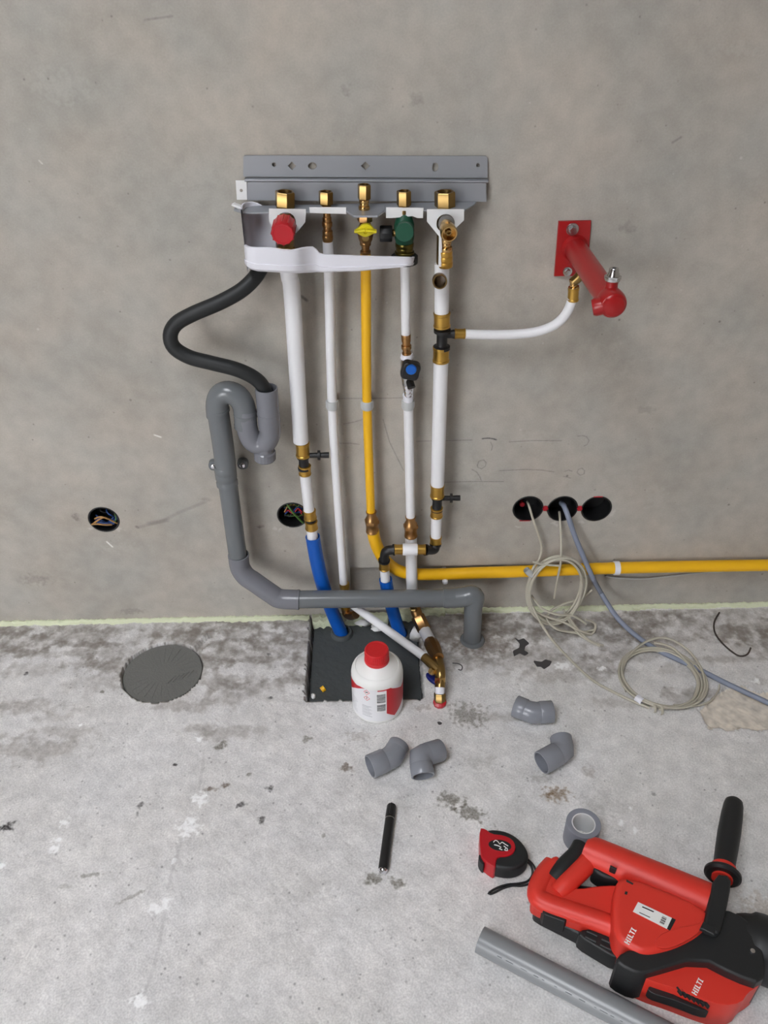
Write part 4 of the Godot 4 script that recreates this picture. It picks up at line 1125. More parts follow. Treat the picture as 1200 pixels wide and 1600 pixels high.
func build_pipes() -> void:
	# 1: thick white heating pipe, leftmost
	var z := 0.046
	var p := thing("heating_pipe", Vector3(-0.1392, 0.2950, 0.0460), "thick white vertical pipe dropping from the red-capped valve to a blue conduit", "pipe")
	pipe(p, PackedVector3Array([Vector3(-0.1390, 0.8734, 0.0400), Vector3(-0.1363, 0.8339, 0.0440), Vector3(-0.1338, 0.7914, 0.0460), Vector3(-0.1384, 0.5068, 0.0460)]), 0.0148, M.white_pipe)
	sleeve(p, Vector3(-0.1363, 0.4731, 0.0460), Vector3(-0.1354, 0.5053, 0.0460), 0.0131)
	tee(p, Vector3(-0.1362, 0.4746, 0.0460), Vector3(-0.1357, 0.4432, 0.0460), 0.0098, Vector3(-0.0853, 0.4750, 0.0460), 0.0052, true)
	sleeve(p, Vector3(-0.1352, 0.4310, 0.0460), Vector3(-0.1345, 0.4522, 0.0460), 0.0118)
	pipe(p, PackedVector3Array([Vector3(-0.1351, 0.4325, 0.0460), Vector3(-0.1326, 0.3379, 0.0460)]), 0.0110, M.white_pipe, "lower_pipe")
	var cp := part("straight_coupling", plain(Vector3(-0.1307, 0.3115, 0.0460), Vector3(-0.1307, 0.3264, 0.0460), 0.0108), M.black_plastic, p)
	sleeve(p, Vector3(-0.1309, 0.3214, 0.0460), Vector3(-0.1319, 0.3427, 0.0460), 0.0125)
	sleeve(p, Vector3(-0.1299, 0.2948, 0.0460), Vector3(-0.1303, 0.3148, 0.0460), 0.0127)
	pipe(p, PackedVector3Array([Vector3(-0.1298, 0.2965, 0.0460), Vector3(-0.1299, 0.2608, 0.0460)]), 0.0114, M.white_pipe, "lower_pipe")
	# blue conduits
	for c in [[PackedVector3Array([Vector3(-0.1291, 0.2745, 0.0460), Vector3(-0.1248, 0.2189, 0.0460), Vector3(-0.1171, 0.1556, 0.0460), Vector3(-0.1013, 0.0739, 0.0460), Vector3(-0.0786, -0.0115, 0.0470)]), 22.0, "blue plastic conduit under the leftmost pipe, curving down into the pit board"], [PackedVector3Array([Vector3(0.0236, 0.1622, 0.0580), Vector3(0.0282, 0.1251, 0.0580), Vector3(0.0380, 0.0734, 0.0580), Vector3(0.0570, -0.0087, 0.0580)]), 20.5, "blue plastic conduit below the black elbow, right of the first blue conduit"]]:
		var o := thing("blue_conduit", Vector3(c[0][-1].x, -0.01, c[0][-1].z), c[2], "conduit", "blue conduits")
		var pts: PackedVector3Array = curve(c[0], 0.006)
		pts.append(Vector3(pts[-1].x, -0.014, pts[-1].z))
		var r := 0.0007 * float(c[1])
		part("sheath", mk().sweep(pts, r, 28, false), M.blue_conduit, o)
		var t := (pts[1] - pts[0]).normalized()
		part("mouth", mk().rod(pts[0] + t * 0.02, pts[0], [Vector2(r * 0.84, 0), Vector2(r * 0.86, 0.95), Vector2(r, 1.0)], 28), M.blue_conduit, o)
	# 2: slim white pipe, then a slanted run over the floor
	z = 0.036
	p = thing("slim_water_pipe", Vector3(-0.0679, 0.1271, 0.0360), "slim white vertical pipe, second from the left, ending behind the grey drain pipe", "pipe")
	pipe(p, PackedVector3Array([Vector3(-0.0681, 0.8917, 0.0400), Vector3(-0.0688, 0.8314, 0.0400), Vector3(-0.0746, 0.5814, 0.0360), Vector3(-0.0732, 0.3777, 0.0360), Vector3(-0.0692, 0.1308, 0.0360)]), 0.0088, M.white_pipe)
	sleeve(p, Vector3(-0.0674, 0.0599, 0.0360), Vector3(-0.0676, 0.1345, 0.0360), 0.0107)
	part("elbow", mk().sweep(curve(PackedVector3Array([Vector3(-0.0671, 0.0696, 0.0360), Vector3(-0.0664, 0.0459, 0.0380), Vector3(-0.0560, 0.0490, 0.0500), Vector3(-0.0439, 0.0638, 0.0620)]), 0.004), 0.0098, 20), M.bronze, p)
	pipe_clip(Vector3(-0.0746, 0.5814, 0.0360), 0.0088, "grey clip on the slim white pipe, leftmost of the row")
	p = thing("slanted_water_pipe", Vector3(0.1081, 0.0601, 0.2000), "white pipe slanting over the pit board to the brass floor valve", "pipe")
	var sl0 := Vector3(-0.0490, 0.0873, 0.0580)
	var sl1 := Vector3(0.1081, 0.0600, 0.1999)
	part("pipe", mk().sweep(PackedVector3Array([sl0, sl1]), 0.0092, 28), M.white_pipe, p)
	# 3: yellow gas pipe
	z = 0.036
	p = thing("gas_pipe", Vector3(-0.0046, 0.3407, 0.0360), "yellow vertical gas pipe dropping from the gas cock, bending right along the wall", "pipe")
	pipe(p, PackedVector3Array([Vector3(-0.0053, 0.8753, 0.0550), Vector3(-0.0056, 0.8341, 0.0500), Vector3(-0.0084, 0.5801, 0.0360), Vector3(-0.0055, 0.3276, 0.0360)]), 0.0088, M.yellow_pipe)
	reducer(p, Vector3(-0.0048, 0.3293, 0.0360), Vector3(-0.0030, 0.2757, 0.0360), 0.0134)
	var low: float = Vector3(0.1920, 0.1421, 0.0200).y
	var bend := PackedVector3Array([Vector3(-0.0022, 0.2791, 0.0360), Vector3(0.0021, 0.2515, 0.0360), Vector3(0.0127, 0.2164, 0.0340), Vector3(0.0292, 0.1857, 0.0320), Vector3(0.0546, 0.1598, 0.0280), Vector3(0.0918, 0.1462, 0.0240), Vector3(0.1492, 0.1413, 0.0200), Vector3(0.1922, 0.1412, 0.0190), Vector3(0.3637, 0.1443, 0.0190), Vector3(0.5351, 0.1482, 0.0190), Vector3(0.7073, 0.1485, 0.0190), Vector3(0.8801, 0.1478, 0.0190), Vector3(0.9662, 0.1493, 0.0190)])
	pipe(p, bend, 0.0132, M.yellow_pipe, "horizontal_pipe")
	pipe_clip(Vector3(-0.0084, 0.5801, 0.0360), 0.0088, "grey clip on the yellow gas pipe, middle of the row")
	for c in [[Vector3(0.1563, 0.1411, 0.0200), false, "white clip holding the yellow gas pipe just above the grey drain elbow"], [Vector3(0.5390, 0.1490, 0.0200), true, "white clip on the yellow gas pipe right of the hanging cable coil"]]:
		var o := thing("gas_pipe_clip", c[0], c[2], "pipe clip", "white gas pipe clips")
		var x := Vector3(1, 0, 0)
		if c[1]:
			part("ring", mk().rod(c[0] - x * 0.006, c[0] + x * 0.006, [Vector2(0.0132, 0), Vector2(0.0155, 0), Vector2(0.0155, 1), Vector2(0.0132, 1)], 24), M.white_plastic, o)
		else:
			part("saddle", mk().box(Transform3D(Basis(), c[0] + Vector3(0, -0.011, 0.008)), Vector3(0.012, 0.012, 0.020), 0.003), M.white_plastic, o)
		part("foot", mk().box(Transform3D(Basis(), c[0] + Vector3(0, -0.008, -0.019)), Vector3(0.011, 0.013, 0.024), 0.002), M.white_plastic, o)
	# 4: white pipe with the stop valve
	z = 0.04
	p = thing("cold_water_pipe", Vector3(0.0799, 0.1266, 0.0400), "white vertical pipe with a black stop valve, running behind the crossing sleeve", "pipe")
	pipe(p, PackedVector3Array([Vector3(0.0607, 0.8705, 0.0500), Vector3(0.0616, 0.8323, 0.0480), Vector3(0.0638, 0.7220, 0.0420)]), 0.0082, M.white_pipe, "upper_pipe")
	part("coupling", ridged(Vector3(0.0659, 0.6820, 0.0420), Vector3(0.0640, 0.7244, 0.0420), [0.0085, 0.0072, 0.0092, 0.0072, 0.0084, 0.0088]), M.bronze, p)
	pipe(p, PackedVector3Array([Vector3(0.0691, 0.5988, 0.0380), Vector3(0.0701, 0.5676, 0.0360), Vector3(0.0773, 0.3058, 0.0360)]), 0.0094, M.white_pipe)
	reducer(p, Vector3(0.0772, 0.3142, 0.0360), Vector3(0.0785, 0.2617, 0.0360), 0.0135)
	pipe(p, PackedVector3Array([Vector3(0.0785, 0.2652, 0.0360), Vector3(0.0823, 0.1059, 0.0380)]), 0.0126, M.white_pipe, "lower_pipe")
	pipe_clip(Vector3(0.0694, 0.5786, 0.0360), 0.0090, "grey clip on the cold water pipe under the chrome collar, rightmost of the row")
	var v := thing("stop_valve", Vector3(0.0718, 0.6239, 0.0400), "black handwheel stop valve with a blue centre and chrome collar", "valve")
	part("seal_ring", mk().rod(Vector3(0.0665, 0.6769, 0.0420), Vector3(0.0658, 0.6858, 0.0420), [Vector2(0, 0), Vector2(0.0115, 0), Vector2(0.0125, 0.3), Vector2(0.0105, 1), Vector2(0, 1)], 24), M.white_plastic, v)
	part("body", mk().rod(Vector3(0.0682, 0.6240, 0.0400), Vector3(0.0665, 0.6795, 0.0420), [Vector2(0, 0), Vector2(0.0105, 0), Vector2(0.0125, 0.4), Vector2(0.0125, 0.8), Vector2(0.009, 1), Vector2(0, 1)], 24), M.zinc, v)
	var s0 := Vector3(0.0678, 0.6561, 0.0440)
	var h0 := Vector3(0.0700, 0.6704, 0.0680)
	part("stem", plain(s0, h0, 0.008), M.black_plastic, v)
	var wheel: PackedVector2Array = []
	var hc := Vector3(0.0711, 0.6701, 0.0700)
	for k in 60:
		var w := TAU * k / 60.0
		var r := 0.0182 * (1.0 + 0.10 * cos(4.0 * (w - 0.55)))
		wheel.append(Vector2(hc.x + cos(w) * r, hc.y + sin(w) * r))
	var hw := part("handwheel", mk().prism(wheel, Transform3D(Basis(), Vector3(0, 0, 0.066)), 0.019, 0.004, 3, true), M.black_plastic, v, "black lobed handwheel")
	var bc := Vector3(0.0720, 0.6755, 0.0850)
	part("centre_cap", mk().rod(Vector3(bc.x, bc.y, 0.082), Vector3(bc.x, bc.y, 0.0875), [Vector2(0, 0), Vector2(0.0098, 0), Vector2(0.0098, 0.6), Vector2(0.0085, 1), Vector2(0, 1)], 28), M.blue_cap, hw, "blue centre cap")
	part("drain_neck", mk().rod(Vector3(0.0702, 0.6375, 0.0460), Vector3(0.0745, 0.6252, 0.0580), [Vector2(0, 0), Vector2(0.007, 0), Vector2(0.0078, 1), Vector2(0, 1)], 20), M.black_plastic, v)
	part("collar", ridged(Vector3(0.0709, 0.5998, 0.0400), Vector3(0.0699, 0.6239, 0.0400), [0.0094, 0.0100, 0.0112]), M.chrome, v)
	part("lower_ring", mk().rod(Vector3(0.0699, 0.5846, 0.0370), Vector3(0.0691, 0.6015, 0.0380), [Vector2(0, 0), Vector2(0.0085, 0), Vector2(0.0102, 0.5), Vector2(0.0102, 1), Vector2(0, 1)], 24), M.white_plastic, v)
	# brass foot of the cold pipe, running forward over the floor
	v = thing("floor_valve", Vector3(0.1304, 0.0000, 0.2704), "brass floor valve assembly with a blue lever, right of the pit board", "valve")
	var zf := 0.05
	var q0 := Vector3(0.0844, 0.1116, 0.0380)
	var q1 := Vector3(0.0917, 0.0586, 0.0500)
	var q2 := Vector3(0.1095, 0.0255, 0.0780)
	part("elbow", mk().sweep(curve(PackedVector3Array([q0, Vector3(0.0863, 0.0770, 0.0380), q1, Vector3(0.0999, 0.0421, 0.0640)]), 0.004), 0.0122, 20), M.bronze, v)
	part("hex_nut", hex(Vector3(0.0944, 0.0504, 0.0560), q2, 0.0155), M.bronze, v)
	part("inspection_boss", hex(Vector3(0.0886, 0.0664, 0.0520), Vector3(0.0847, 0.0852, 0.0680), 0.008), M.brass_bright, v)
	var q3 := Vector3(0.1256, 0.0520, 0.1664)
	part("white_sleeve", mk().sweep(PackedVector3Array([q2, q2.lerp(q3, 0.62)]), 0.0135, 28), M.white_pipe, v)
	part("union_nut", mk().rod(q2.lerp(q3, 0.60), q2.lerp(q3, 1.35), [Vector2(0, 0), Vector2(0.0145, 0), Vector2(0.0165, 0.1), Vector2(0.0165, 0.45), Vector2(0.0148, 0.5), Vector2(0.0152, 0.62), Vector2(0.0135, 0.7), Vector2(0.012, 1), Vector2(0, 1)], 10, true), M.bronze, v)
	var top := Vector3(0.1328, 0.0560, 0.2332)
	part("slanted_socket", mk().rod(sl1 - (sl1 - sl0).normalized() * 0.01, sl1 + (top - sl1).normalized() * 0.035, [Vector2(0, 0), Vector2(0.0095, 0), Vector2(0.0105, 0.04), Vector2(0.0105, 0.7), Vector2(0.0095, 1), Vector2(0, 1)], 12, true), M.brass, v)
	var b0 := Vector3(0.1297, 0.0120, 0.2740)
	var b1 := top + Vector3(0, 0.004, 0.0)
	part("body", mk().sweep(curve(PackedVector3Array([q3, Vector3(0.1321, 0.0550, 0.2069), top, Vector3(0.1322, 0.0460, 0.2453), Vector3(0.1309, 0.0360, 0.2572)]), 0.004), 0.0108, 20), M.brass, v)
	part("hex_collar", hex(Vector3(0.1323, 0.0500, 0.2419), Vector3(0.1313, 0.0400, 0.2503), 0.0125), M.brass_bright, v)
	part("test_plug", hex(Vector3(0.1224, 0.0500, 0.2309), Vector3(0.1113, 0.0600, 0.2327), 0.007), M.brass_bright, v)
	var hl := Vector3(0.1172, 0.0350, 0.2347)
	part("lever", mk().prism(soft(PackedVector2Array([Vector2(0.1053, 0.2118), Vector2(0.1211, 0.2195), Vector2(0.1308, 0.2341), Vector2(0.1272, 0.2464), Vector2(0.1144, 0.2390), Vector2(0.1033, 0.2226)]), 2), shelf_frame(0.026), 0.010, 0.003, 2, true), M.navy, v, "dark blue lever")
	part("white_ring", mk().rod(Vector3(0.1299, 0.0260, 0.2656), Vector3(0.1310, 0.0380, 0.2555), [Vector2(0, 0), Vector2(0.0092, 0), Vector2(0.0098, 0.1), Vector2(0.0098, 0.9), Vector2(0.0092, 1), Vector2(0, 1)], 24), M.white_plastic, v)
	part("foot_nut", hex(Vector3(0.1299, 0.0100, 0.2722), Vector3(0.1299, 0.0270, 0.2648), 0.0122), M.brass, v)
	part("foot_seal", mk().rod(Vector3(0.1305, 0.0000, 0.2687), Vector3(0.1297, 0.0120, 0.2740), [Vector2(0, 0), Vector2(0.0135, 0), Vector2(0.0142, 0.3), Vector2(0.0138, 0.9), Vector2(0.011, 1), Vector2(0, 1)], 10, true), M.red_cap, v, "red seal ring")
	# 5: thick white pipe on the right, with its tees and the crossing
	z = 0.048
	p = thing("return_pipe", Vector3(0.1312, 0.2491, 0.0480), "thick white vertical pipe, rightmost of the five, with two black tees", "pipe")
	pipe(p, PackedVector3Array([Vector3(0.1240, 0.8529, 0.0460), Vector3(0.1263, 0.7645, 0.0480)]), 0.0127, M.white_pipe, "upper_pipe")
	sleeve(p, Vector3(0.1277, 0.7394, 0.0480), Vector3(0.1267, 0.7669, 0.0480), 0.0141)
	tee(p, Vector3(0.1284, 0.7351, 0.0480), Vector3(0.1285, 0.6976, 0.0480), 0.0098, Vector3(0.1527, 0.7256, 0.0480), 0.0072, false, 0.0152)
	sleeve(p, Vector3(0.1282, 0.6723, 0.0480), Vector3(0.1277, 0.7026, 0.0480), 0.0145)
	pipe(p, PackedVector3Array([Vector3(0.1281, 0.6749, 0.0480), Vector3(0.1301, 0.3971, 0.0480)]), 0.0135, M.white_pipe)
	sleeve(p, Vector3(0.1302, 0.3719, 0.0480), Vector3(0.1299, 0.4018, 0.0480), 0.0136)
	tee(p, Vector3(0.1308, 0.3719, 0.0480), Vector3(0.1305, 0.3381, 0.0480), 0.0098, Vector3(0.1774, 0.3676, 0.0480), 0.0052, true)
	sleeve(p, Vector3(0.1304, 0.3217, 0.0480), Vector3(0.1301, 0.3446, 0.0480), 0.0122)
	pipe(p, PackedVector3Array([Vector3(0.1303, 0.3250, 0.0480), Vector3(0.1305, 0.2679, 0.0500)]), 0.0110, M.white_pipe, "lower_pipe")
	sleeve(p, Vector3(0.1303, 0.2490, 0.0500), Vector3(0.1304, 0.2713, 0.0500), 0.0119)
	var zc := 0.068
	elbow_fitting(p, Vector3(0.1301, 0.2523, 0.0520), Vector3(0.1295, 0.2382, 0.0560), Vector3(0.1069, 0.2484, 0.0660), 0.0098)
	sleeve(p, Vector3(0.0892, 0.2513, 0.0680), Vector3(0.1081, 0.2509, 0.0680), 0.0108)
	part("crossing_sleeve", mk().rod(Vector3(0.0596, 0.2521, 0.0680), Vector3(0.0906, 0.2513, 0.0680), [Vector2(0, 0), Vector2(0.0122, 0), Vector2(0.0128, 0.05), Vector2(0.0128, 0.95), Vector2(0.0122, 1), Vector2(0, 1)], 28), M.white_pipe, p)
	sleeve(p, Vector3(0.0609, 0.2520, 0.0680), Vector3(0.0421, 0.2525, 0.0680), 0.0108)
	elbow_fitting(p, Vector3(0.0434, 0.2516, 0.0680), Vector3(0.0226, 0.2488, 0.0660), Vector3(0.0204, 0.2160, 0.0620), 0.0100)
	sleeve(p, Vector3(0.0210, 0.1930, 0.0600), Vector3(0.0204, 0.2169, 0.0610), 0.0110)
	pipe(p, PackedVector3Array([Vector3(0.0210, 0.1965, 0.0600), Vector3(0.0235, 0.1494, 0.0580)]), 0.0103, M.white_pipe, "lower_pipe")
	# the branch to the red post
	p = thing("branch_pipe", Vector3(0.2533, 0.7247, 0.0500), "white pipe curving right from the black tee up to the red post", "pipe")
	sleeve(p, Vector3(0.1699, 0.7259, 0.0480), Vector3(0.1504, 0.7262, 0.0480), 0.0089)
	pipe(p, PackedVector3Array([Vector3(0.1665, 0.7256, 0.0480), Vector3(0.2079, 0.7234, 0.0480), Vector3(0.2534, 0.7241, 0.0500), Vector3(0.2921, 0.7299, 0.0550), Vector3(0.3206, 0.7425, 0.0600), Vector3(0.3380, 0.7605, 0.0640), Vector3(0.3464, 0.7800, 0.0660), Vector3(0.3494, 0.7961, 0.0660)]), 0.0085, M.white_pipe)
	sleeve(p, Vector3(0.3505, 0.7915, 0.0660), Vector3(0.3491, 0.8154, 0.0660), 0.0093)
	part("stub", ridged(Vector3(0.3494, 0.8131, 0.0660), Vector3(0.3467, 0.8300, 0.0660), [0.0092, 0.0066, 0.0062, 0.007]), M.brass_bright, p)
	# the open drain hose end in front of the rightmost pipe
	var e0 := Vector3(0.1200, 0.8273, 0.0520)
	var e1 := e0 + Vector3(-0.06, 0.26, 0.95).normalized() * 0.038
	var dn := thing("drain_nozzle", Vector3(0.1169, 0.8432, 0.0800), "short open brass drain nozzle in front of the rightmost white pipe", "nozzle")
	part("tube", mk().rod(e0, e1, [Vector2(0, 0), Vector2(0.0118, 0), Vector2(0.0125, 0.1), Vector2(0.0125, 0.9), Vector2(0.0118, 1), Vector2(0.0100, 1), Vector2(0.0099, 0.9)], 28), M.brass_dark, dn)
	part("bore", mk().rod(e0, e1, [Vector2(0.0099, 0.9), Vector2(0.0097, 0.02), Vector2(0, 0.02)], 24), M.brass_dark, dn)

func build_red_post() -> void:
	var v := thing("red_bracket", Vector3(0.3577, 0.8604, 0.0000), "red painted steel arm with a round capped end, bolted to the wall", "bracket")
	part("mounting_plate", plate(PackedVector2Array([Vector2(0.3243, 0.9084), Vector2(0.3799, 0.9087), Vector2(0.3866, 0.8127), Vector2(0.3275, 0.8125)]), 0.0, 0.005, 0.001), M.red_paint, v)
	for b in [[Vector3(0.3494, 0.8951, 0.0050), 0.0108], [Vector3(0.3497, 0.8214, 0.0050), 0.0085]]:
		var c: Vector3 = b[0]
		var w := part("washer", mk().rod(c, c + Vector3(0, 0, 0.0022), [Vector2(0, 0), Vector2(b[1], 0), Vector2(b[1], 0.7), Vector2(b[1] * 0.94, 1), Vector2(0, 1)], 28), M.zinc, v)
		part("bolt", hex(c + Vector3(0, 0, 0.0022), c + Vector3(0, 0, 0.009), b[1] * 0.62), M.zinc, w)
	var a := Vector3(0.3576, 0.8628, 0.0040)
	var e := Vector3(0.3632, 0.8601, 0.2620)
	var r := 0.0190 
	var t := (e - a).normalized()
	part("weld", mk().rod(a, a + t * 0.008, [Vector2(r * 1.22, 0), Vector2(r * 1.12, 0.5), Vector2(r, 1)], 36), M.red_paint, v)
	var end := e - t * 0.018
	part("tube", mk().rod(a, end, [Vector2(r, 0), Vector2(r, 1)], 40), M.red_paint, v)
	part("end_cap", mk().rod(end - t * 0.012, e + t * 0.004, [Vector2(r, 0), Vector2(r * 1.09, 0.15), Vector2(r * 1.12, 0.45), Vector2(r * 1.08, 0.68), Vector2(r * 0.98, 0.80), Vector2(r * 0.9, 0.82), Vector2(r * 0.8, 0.92), Vector2(r * 0.5, 0.985), Vector2(0, 1.0)], 40), M.red_paint, v, "rounded red end cap")
	var side := e - t * 0.012
	part("side_lug", mk().rod(side, side + Vector3(-0.028, -0.008, -0.004), [Vector2(0, 0), Vector2(0.0135, 0), Vector2(0.0135, 0.85), Vector2(0.0115, 1), Vector2(0, 1)], 24), M.red_paint, v)
	var up := a.lerp(e, 0.89)
	part("boss", mk().rod(up + Vector3(0, r * 0.7, 0), up + Vector3(0, r + 0.013, 0), [Vector2(0.0112, 0), Vector2(0.0092, 0.4), Vector2(0.0092, 1), Vector2(0, 1)], 24), M.red_paint, v)
	var n := up + Vector3(0, r + 0.011, 0)
	var nip := part("nipple", mk().rod(n, n + Vector3(0, 0.018, 0), [Vector2(0, 0), Vector2(0.0118, 0), Vector2(0.0118, 0.22), Vector2(0.0102, 0.26), Vector2(0.0094, 0.5), Vector2(0.0078, 0.68), Vector2(0.0074, 0.9), Vector2(0.0062, 1), Vector2(0.0030, 1), Vector2(0.0028, 0.8), Vector2(0, 0.8)], 28), M.zinc, v, "silver air nipple")
	part("hex_band", hex(n + Vector3(0, 0.001, 0), n + Vector3(0, 0.007, 0), 0.0125), M.zinc, nip)
	var lo := a.lerp(e, 0.25)
	part("inlet", mk().sweep(curve(PackedVector3Array([lo, lo + Vector3(-0.002, -r - 0.004, 0), Vector3(0.3473, 0.8255, 0.0660)]), 0.004), 0.0085, 18), M.brass, v)

# ---------------------------------------------------------------- grey waste drain and the black hose
func ring_band(parent: Node, c: Vector3, t: Vector3, r: float, w: float, m: Material, called := "socket_rim") -> void:
	part(called, mk().rod(c - t * w / 2, c + t * w / 2, [Vector2(r * 0.96, 0), Vector2(r * 1.05, 0.12), Vector2(r * 1.05, 0.88), Vector2(r * 0.96, 1)], 32), m, parent)

func build_drain() -> void:
	var d := thing("drain_pipe", Vector3(-0.2891, 0.2169, 0.0600), "grey plastic waste pipe with an open trap, running down and right to the floor", "drain pipe")
	var r := 0.0205
	var z := 0.062
	# open inlet cup and trap body
	var i0 := Vector3(-0.1887, 0.6457, 0.0880)
	var i1 := Vector3(-0.1903, 0.5637, 0.0880)
	var ri := 0.0203
	part("inlet", mk().rod(i1, i0, [Vector2(ri, 0), Vector2(ri, 0.97), Vector2(ri * 0.98, 1), Vector2(ri * 0.90, 1), Vector2(ri * 0.89, 0.35), Vector2(0, 0.35)], 36), M.pvc_cool, d)
	ring_band(d, Vector3(-0.1900, 0.5934, 0.0880), (i0 - i1).normalized(), ri * 0.975, 0.002, M.pvc_cool, "seam")
	var u := curve(PackedVector3Array([Vector3(-0.1888, 0.5934, 0.0880), Vector3(-0.1892, 0.5691, 0.0880), Vector3(-0.1919, 0.5466, 0.0870), Vector3(-0.2021, 0.5288, 0.0850), Vector3(-0.2147, 0.5251, 0.0830), Vector3(-0.2262, 0.5325, 0.0810), Vector3(-0.2319, 0.5488, 0.0800), Vector3(-0.2338, 0.5670, 0.0780), Vector3(-0.2321, 0.5956, 0.0760)]), 0.004)
	part("trap_bend", mk().sweep(u, ri * 0.98, 32, false), M.pvc_cool, d)
	var co := Vector3(-0.2029, 0.5323, 0.0860)
	part("cleanout", mk().rod(Vector3(-0.2043, 0.5097, 0.0860), co, [Vector2(0, 0), Vector2(ri * 0.86, 0), Vector2(ri * 0.86, 1)], 32), M.pvc_cool, d)
	part("cleanout_cap", mk().rod(Vector3(-0.2053, 0.4925, 0.0860), Vector3(-0.2041, 0.5125, 0.0860), [Vector2(0, 0), Vector2(ri * 0.92, 0), Vector2(ri * 1.02, 0.12), Vector2(ri * 1.03, 0.88), Vector2(ri * 0.92, 1), Vector2(0, 1)], 20, true), M.pvc_cool, d, "ribbed cleanout cap")
	# swan neck over to the riser
	var s := curve(PackedVector3Array([Vector3(-0.2360, 0.5582, 0.0770), Vector3(-0.2346, 0.5843, 0.0750), Vector3(-0.2360, 0.6052, 0.0740), Vector3(-0.2450, 0.6215, 0.0720), Vector3(-0.2608, 0.6286, 0.0700), Vector3(-0.2759, 0.6226, 0.0680), Vector3(-0.2849, 0.6045, 0.0660), Vector3(-0.2881, 0.5765, 0.0640)]), 0.004)
	part("swan_neck", mk().sweep(s, r * 1.03, 32, false), M.pvc, d)
	ring_band(d, Vector3(-0.2340, 0.5843, 0.0750), Vector3(0, 1, 0), r * 1.02, 0.010, M.pvc)
	ring_band(d, Vector3(-0.2355, 0.5658, 0.0760), Vector3(0, 1, 0), r * 1.01, 0.002, M.pvc, "seam")
	ring_band(d, Vector3(-0.2856, 0.5905, 0.0650), Vector3(0, 1, 0), r * 1.01, 0.006, M.pvc)
	part("riser", mk().sweep(curve(PackedVector3Array([Vector3(-0.2864, 0.5900, 0.0640), Vector3(-0.2863, 0.5052, 0.0620), Vector3(-0.2879, 0.4403, 0.0620)]), 0.01), r, 32, false), M.pvc, d)
	part("riser", mk().sweep(curve(PackedVector3Array([Vector3(-0.2875, 0.4494, 0.0620), Vector3(-0.2878, 0.3770, 0.0620), Vector3(-0.2886, 0.2185, 0.0620)]), 0.01), r * 0.93, 32, false), M.pvc, d)
	part("socket", mk().rod(Vector3(-0.2886, 0.4190, 0.0620), Vector3(-0.2890, 0.4524, 0.0620), [Vector2(r * 0.93, 0), Vector2(r * 1.04, 0.04), Vector2(r * 1.04, 0.3), Vector2(r, 0.34), Vector2(r, 0.5), Vector2(r * 1.04, 0.54), Vector2(r * 1.04, 0.8), Vector2(r, 1)], 32), M.pvc, d)
	# two 45 degree bends into the horizontal run
	var c0 := Vector3(-0.2870, 0.2395, 0.0620)
	var c1 := Vector3(-0.2871, 0.2079, 0.0620)
	var c2 := Vector3(-0.2767, 0.1860, 0.0660)
	var c3 := Vector3(-0.2241, 0.1458, 0.0800)
	var c4 := Vector3(-0.2053, 0.1350, 0.0840)
	var c5 := Vector3(-0.1666, 0.1329, 0.0860)
	part("bend", mk().sweep(curve(PackedVector3Array([c0, c1, c2, c2.lerp(c3, 0.35)]), 0.003), r * 1.05, 32, false), M.pvc_cool, d)
	ring_band(d, c0, (c1 - c0).normalized(), r * 1.03, 0.006, M.pvc_cool)
	part("bend", mk().sweep(curve(PackedVector3Array([c2.lerp(c3, 0.2), c3, c4, c5]), 0.003), r * 1.05, 32, false), M.pvc_cool, d)
	ring_band(d, c5, (c5 - c4).normalized(), r * 1.03, 0.006, M.pvc_cool)
	var h1 := Vector3(0.1584, 0.1288, 0.0860)
	part("horizontal_pipe", mk().sweep(PackedVector3Array([c5.lerp(c4, 0.3), h1]), r * 0.95, 32, false), M.pvc, d)
	part("socket", mk().rod(Vector3(0.1472, 0.1291, 0.0860), Vector3(0.1807, 0.1291, 0.0860), [Vector2(r * 0.95, 0), Vector2(r * 1.05, 0.06), Vector2(r * 1.05, 1)], 32), M.pvc, d)
	var e := PackedVector3Array([Vector3(0.1751, 0.1293, 0.0860), Vector3(0.1972, 0.1324, 0.0860), Vector3(0.2094, 0.1395, 0.0860)])
	var down := Vector3(0.2185, 0.0000, 0.0859)
	var corner := Vector3(0.2122, 0.1394, 0.0860)
	var foot := Vector3(down.x, -0.01, down.z)
	part("bend", mk().sweep(curve(PackedVector3Array([e[0], e[1], Vector3(0.2082, 0.1358, 0.0860), corner + Vector3(0.004, -0.010, 0), corner + Vector3(0.002, -0.03, 0)]), 0.003), r * 1.06, 32, false), M.pvc, d)
	ring_band(d, Vector3(0.1986, 0.1324, 0.0860), Vector3(1, 0, 0), r * 1.06, 0.003, M.pvc)
	part("drop_pipe", mk().sweep(PackedVector3Array([corner + Vector3(0.002, -0.026, 0), foot]), r * 0.98, 32, false), M.pvc, d)
	part("floor_collar", mk().rod(Vector3(foot.x, -0.004, foot.z), Vector3(foot.x, 0.006, foot.z), [Vector2(r * 1.38, 0), Vector2(r * 1.36, 0.6), Vector2(r * 1.22, 1), Vector2(r * 0.98, 1)], 32), M.pvc, d)
	# wall bracket of the riser
	var b := thing("pipe_bracket", Vector3(-0.2964, 0.4167, 0.0000), "grey saddle bracket fixing the waste riser to the wall with two screws", "bracket")
	part("strap", mk().rod(Vector3(-0.2890, 0.4494, 0.0620), Vector3(-0.2882, 0.4658, 0.0620), [Vector2(r * 1.0, 0), Vector2(r * 1.04, 0.1), Vector2(r * 1.04, 0.9), Vector2(r * 1.0, 1)], 32), M.pvc, b)
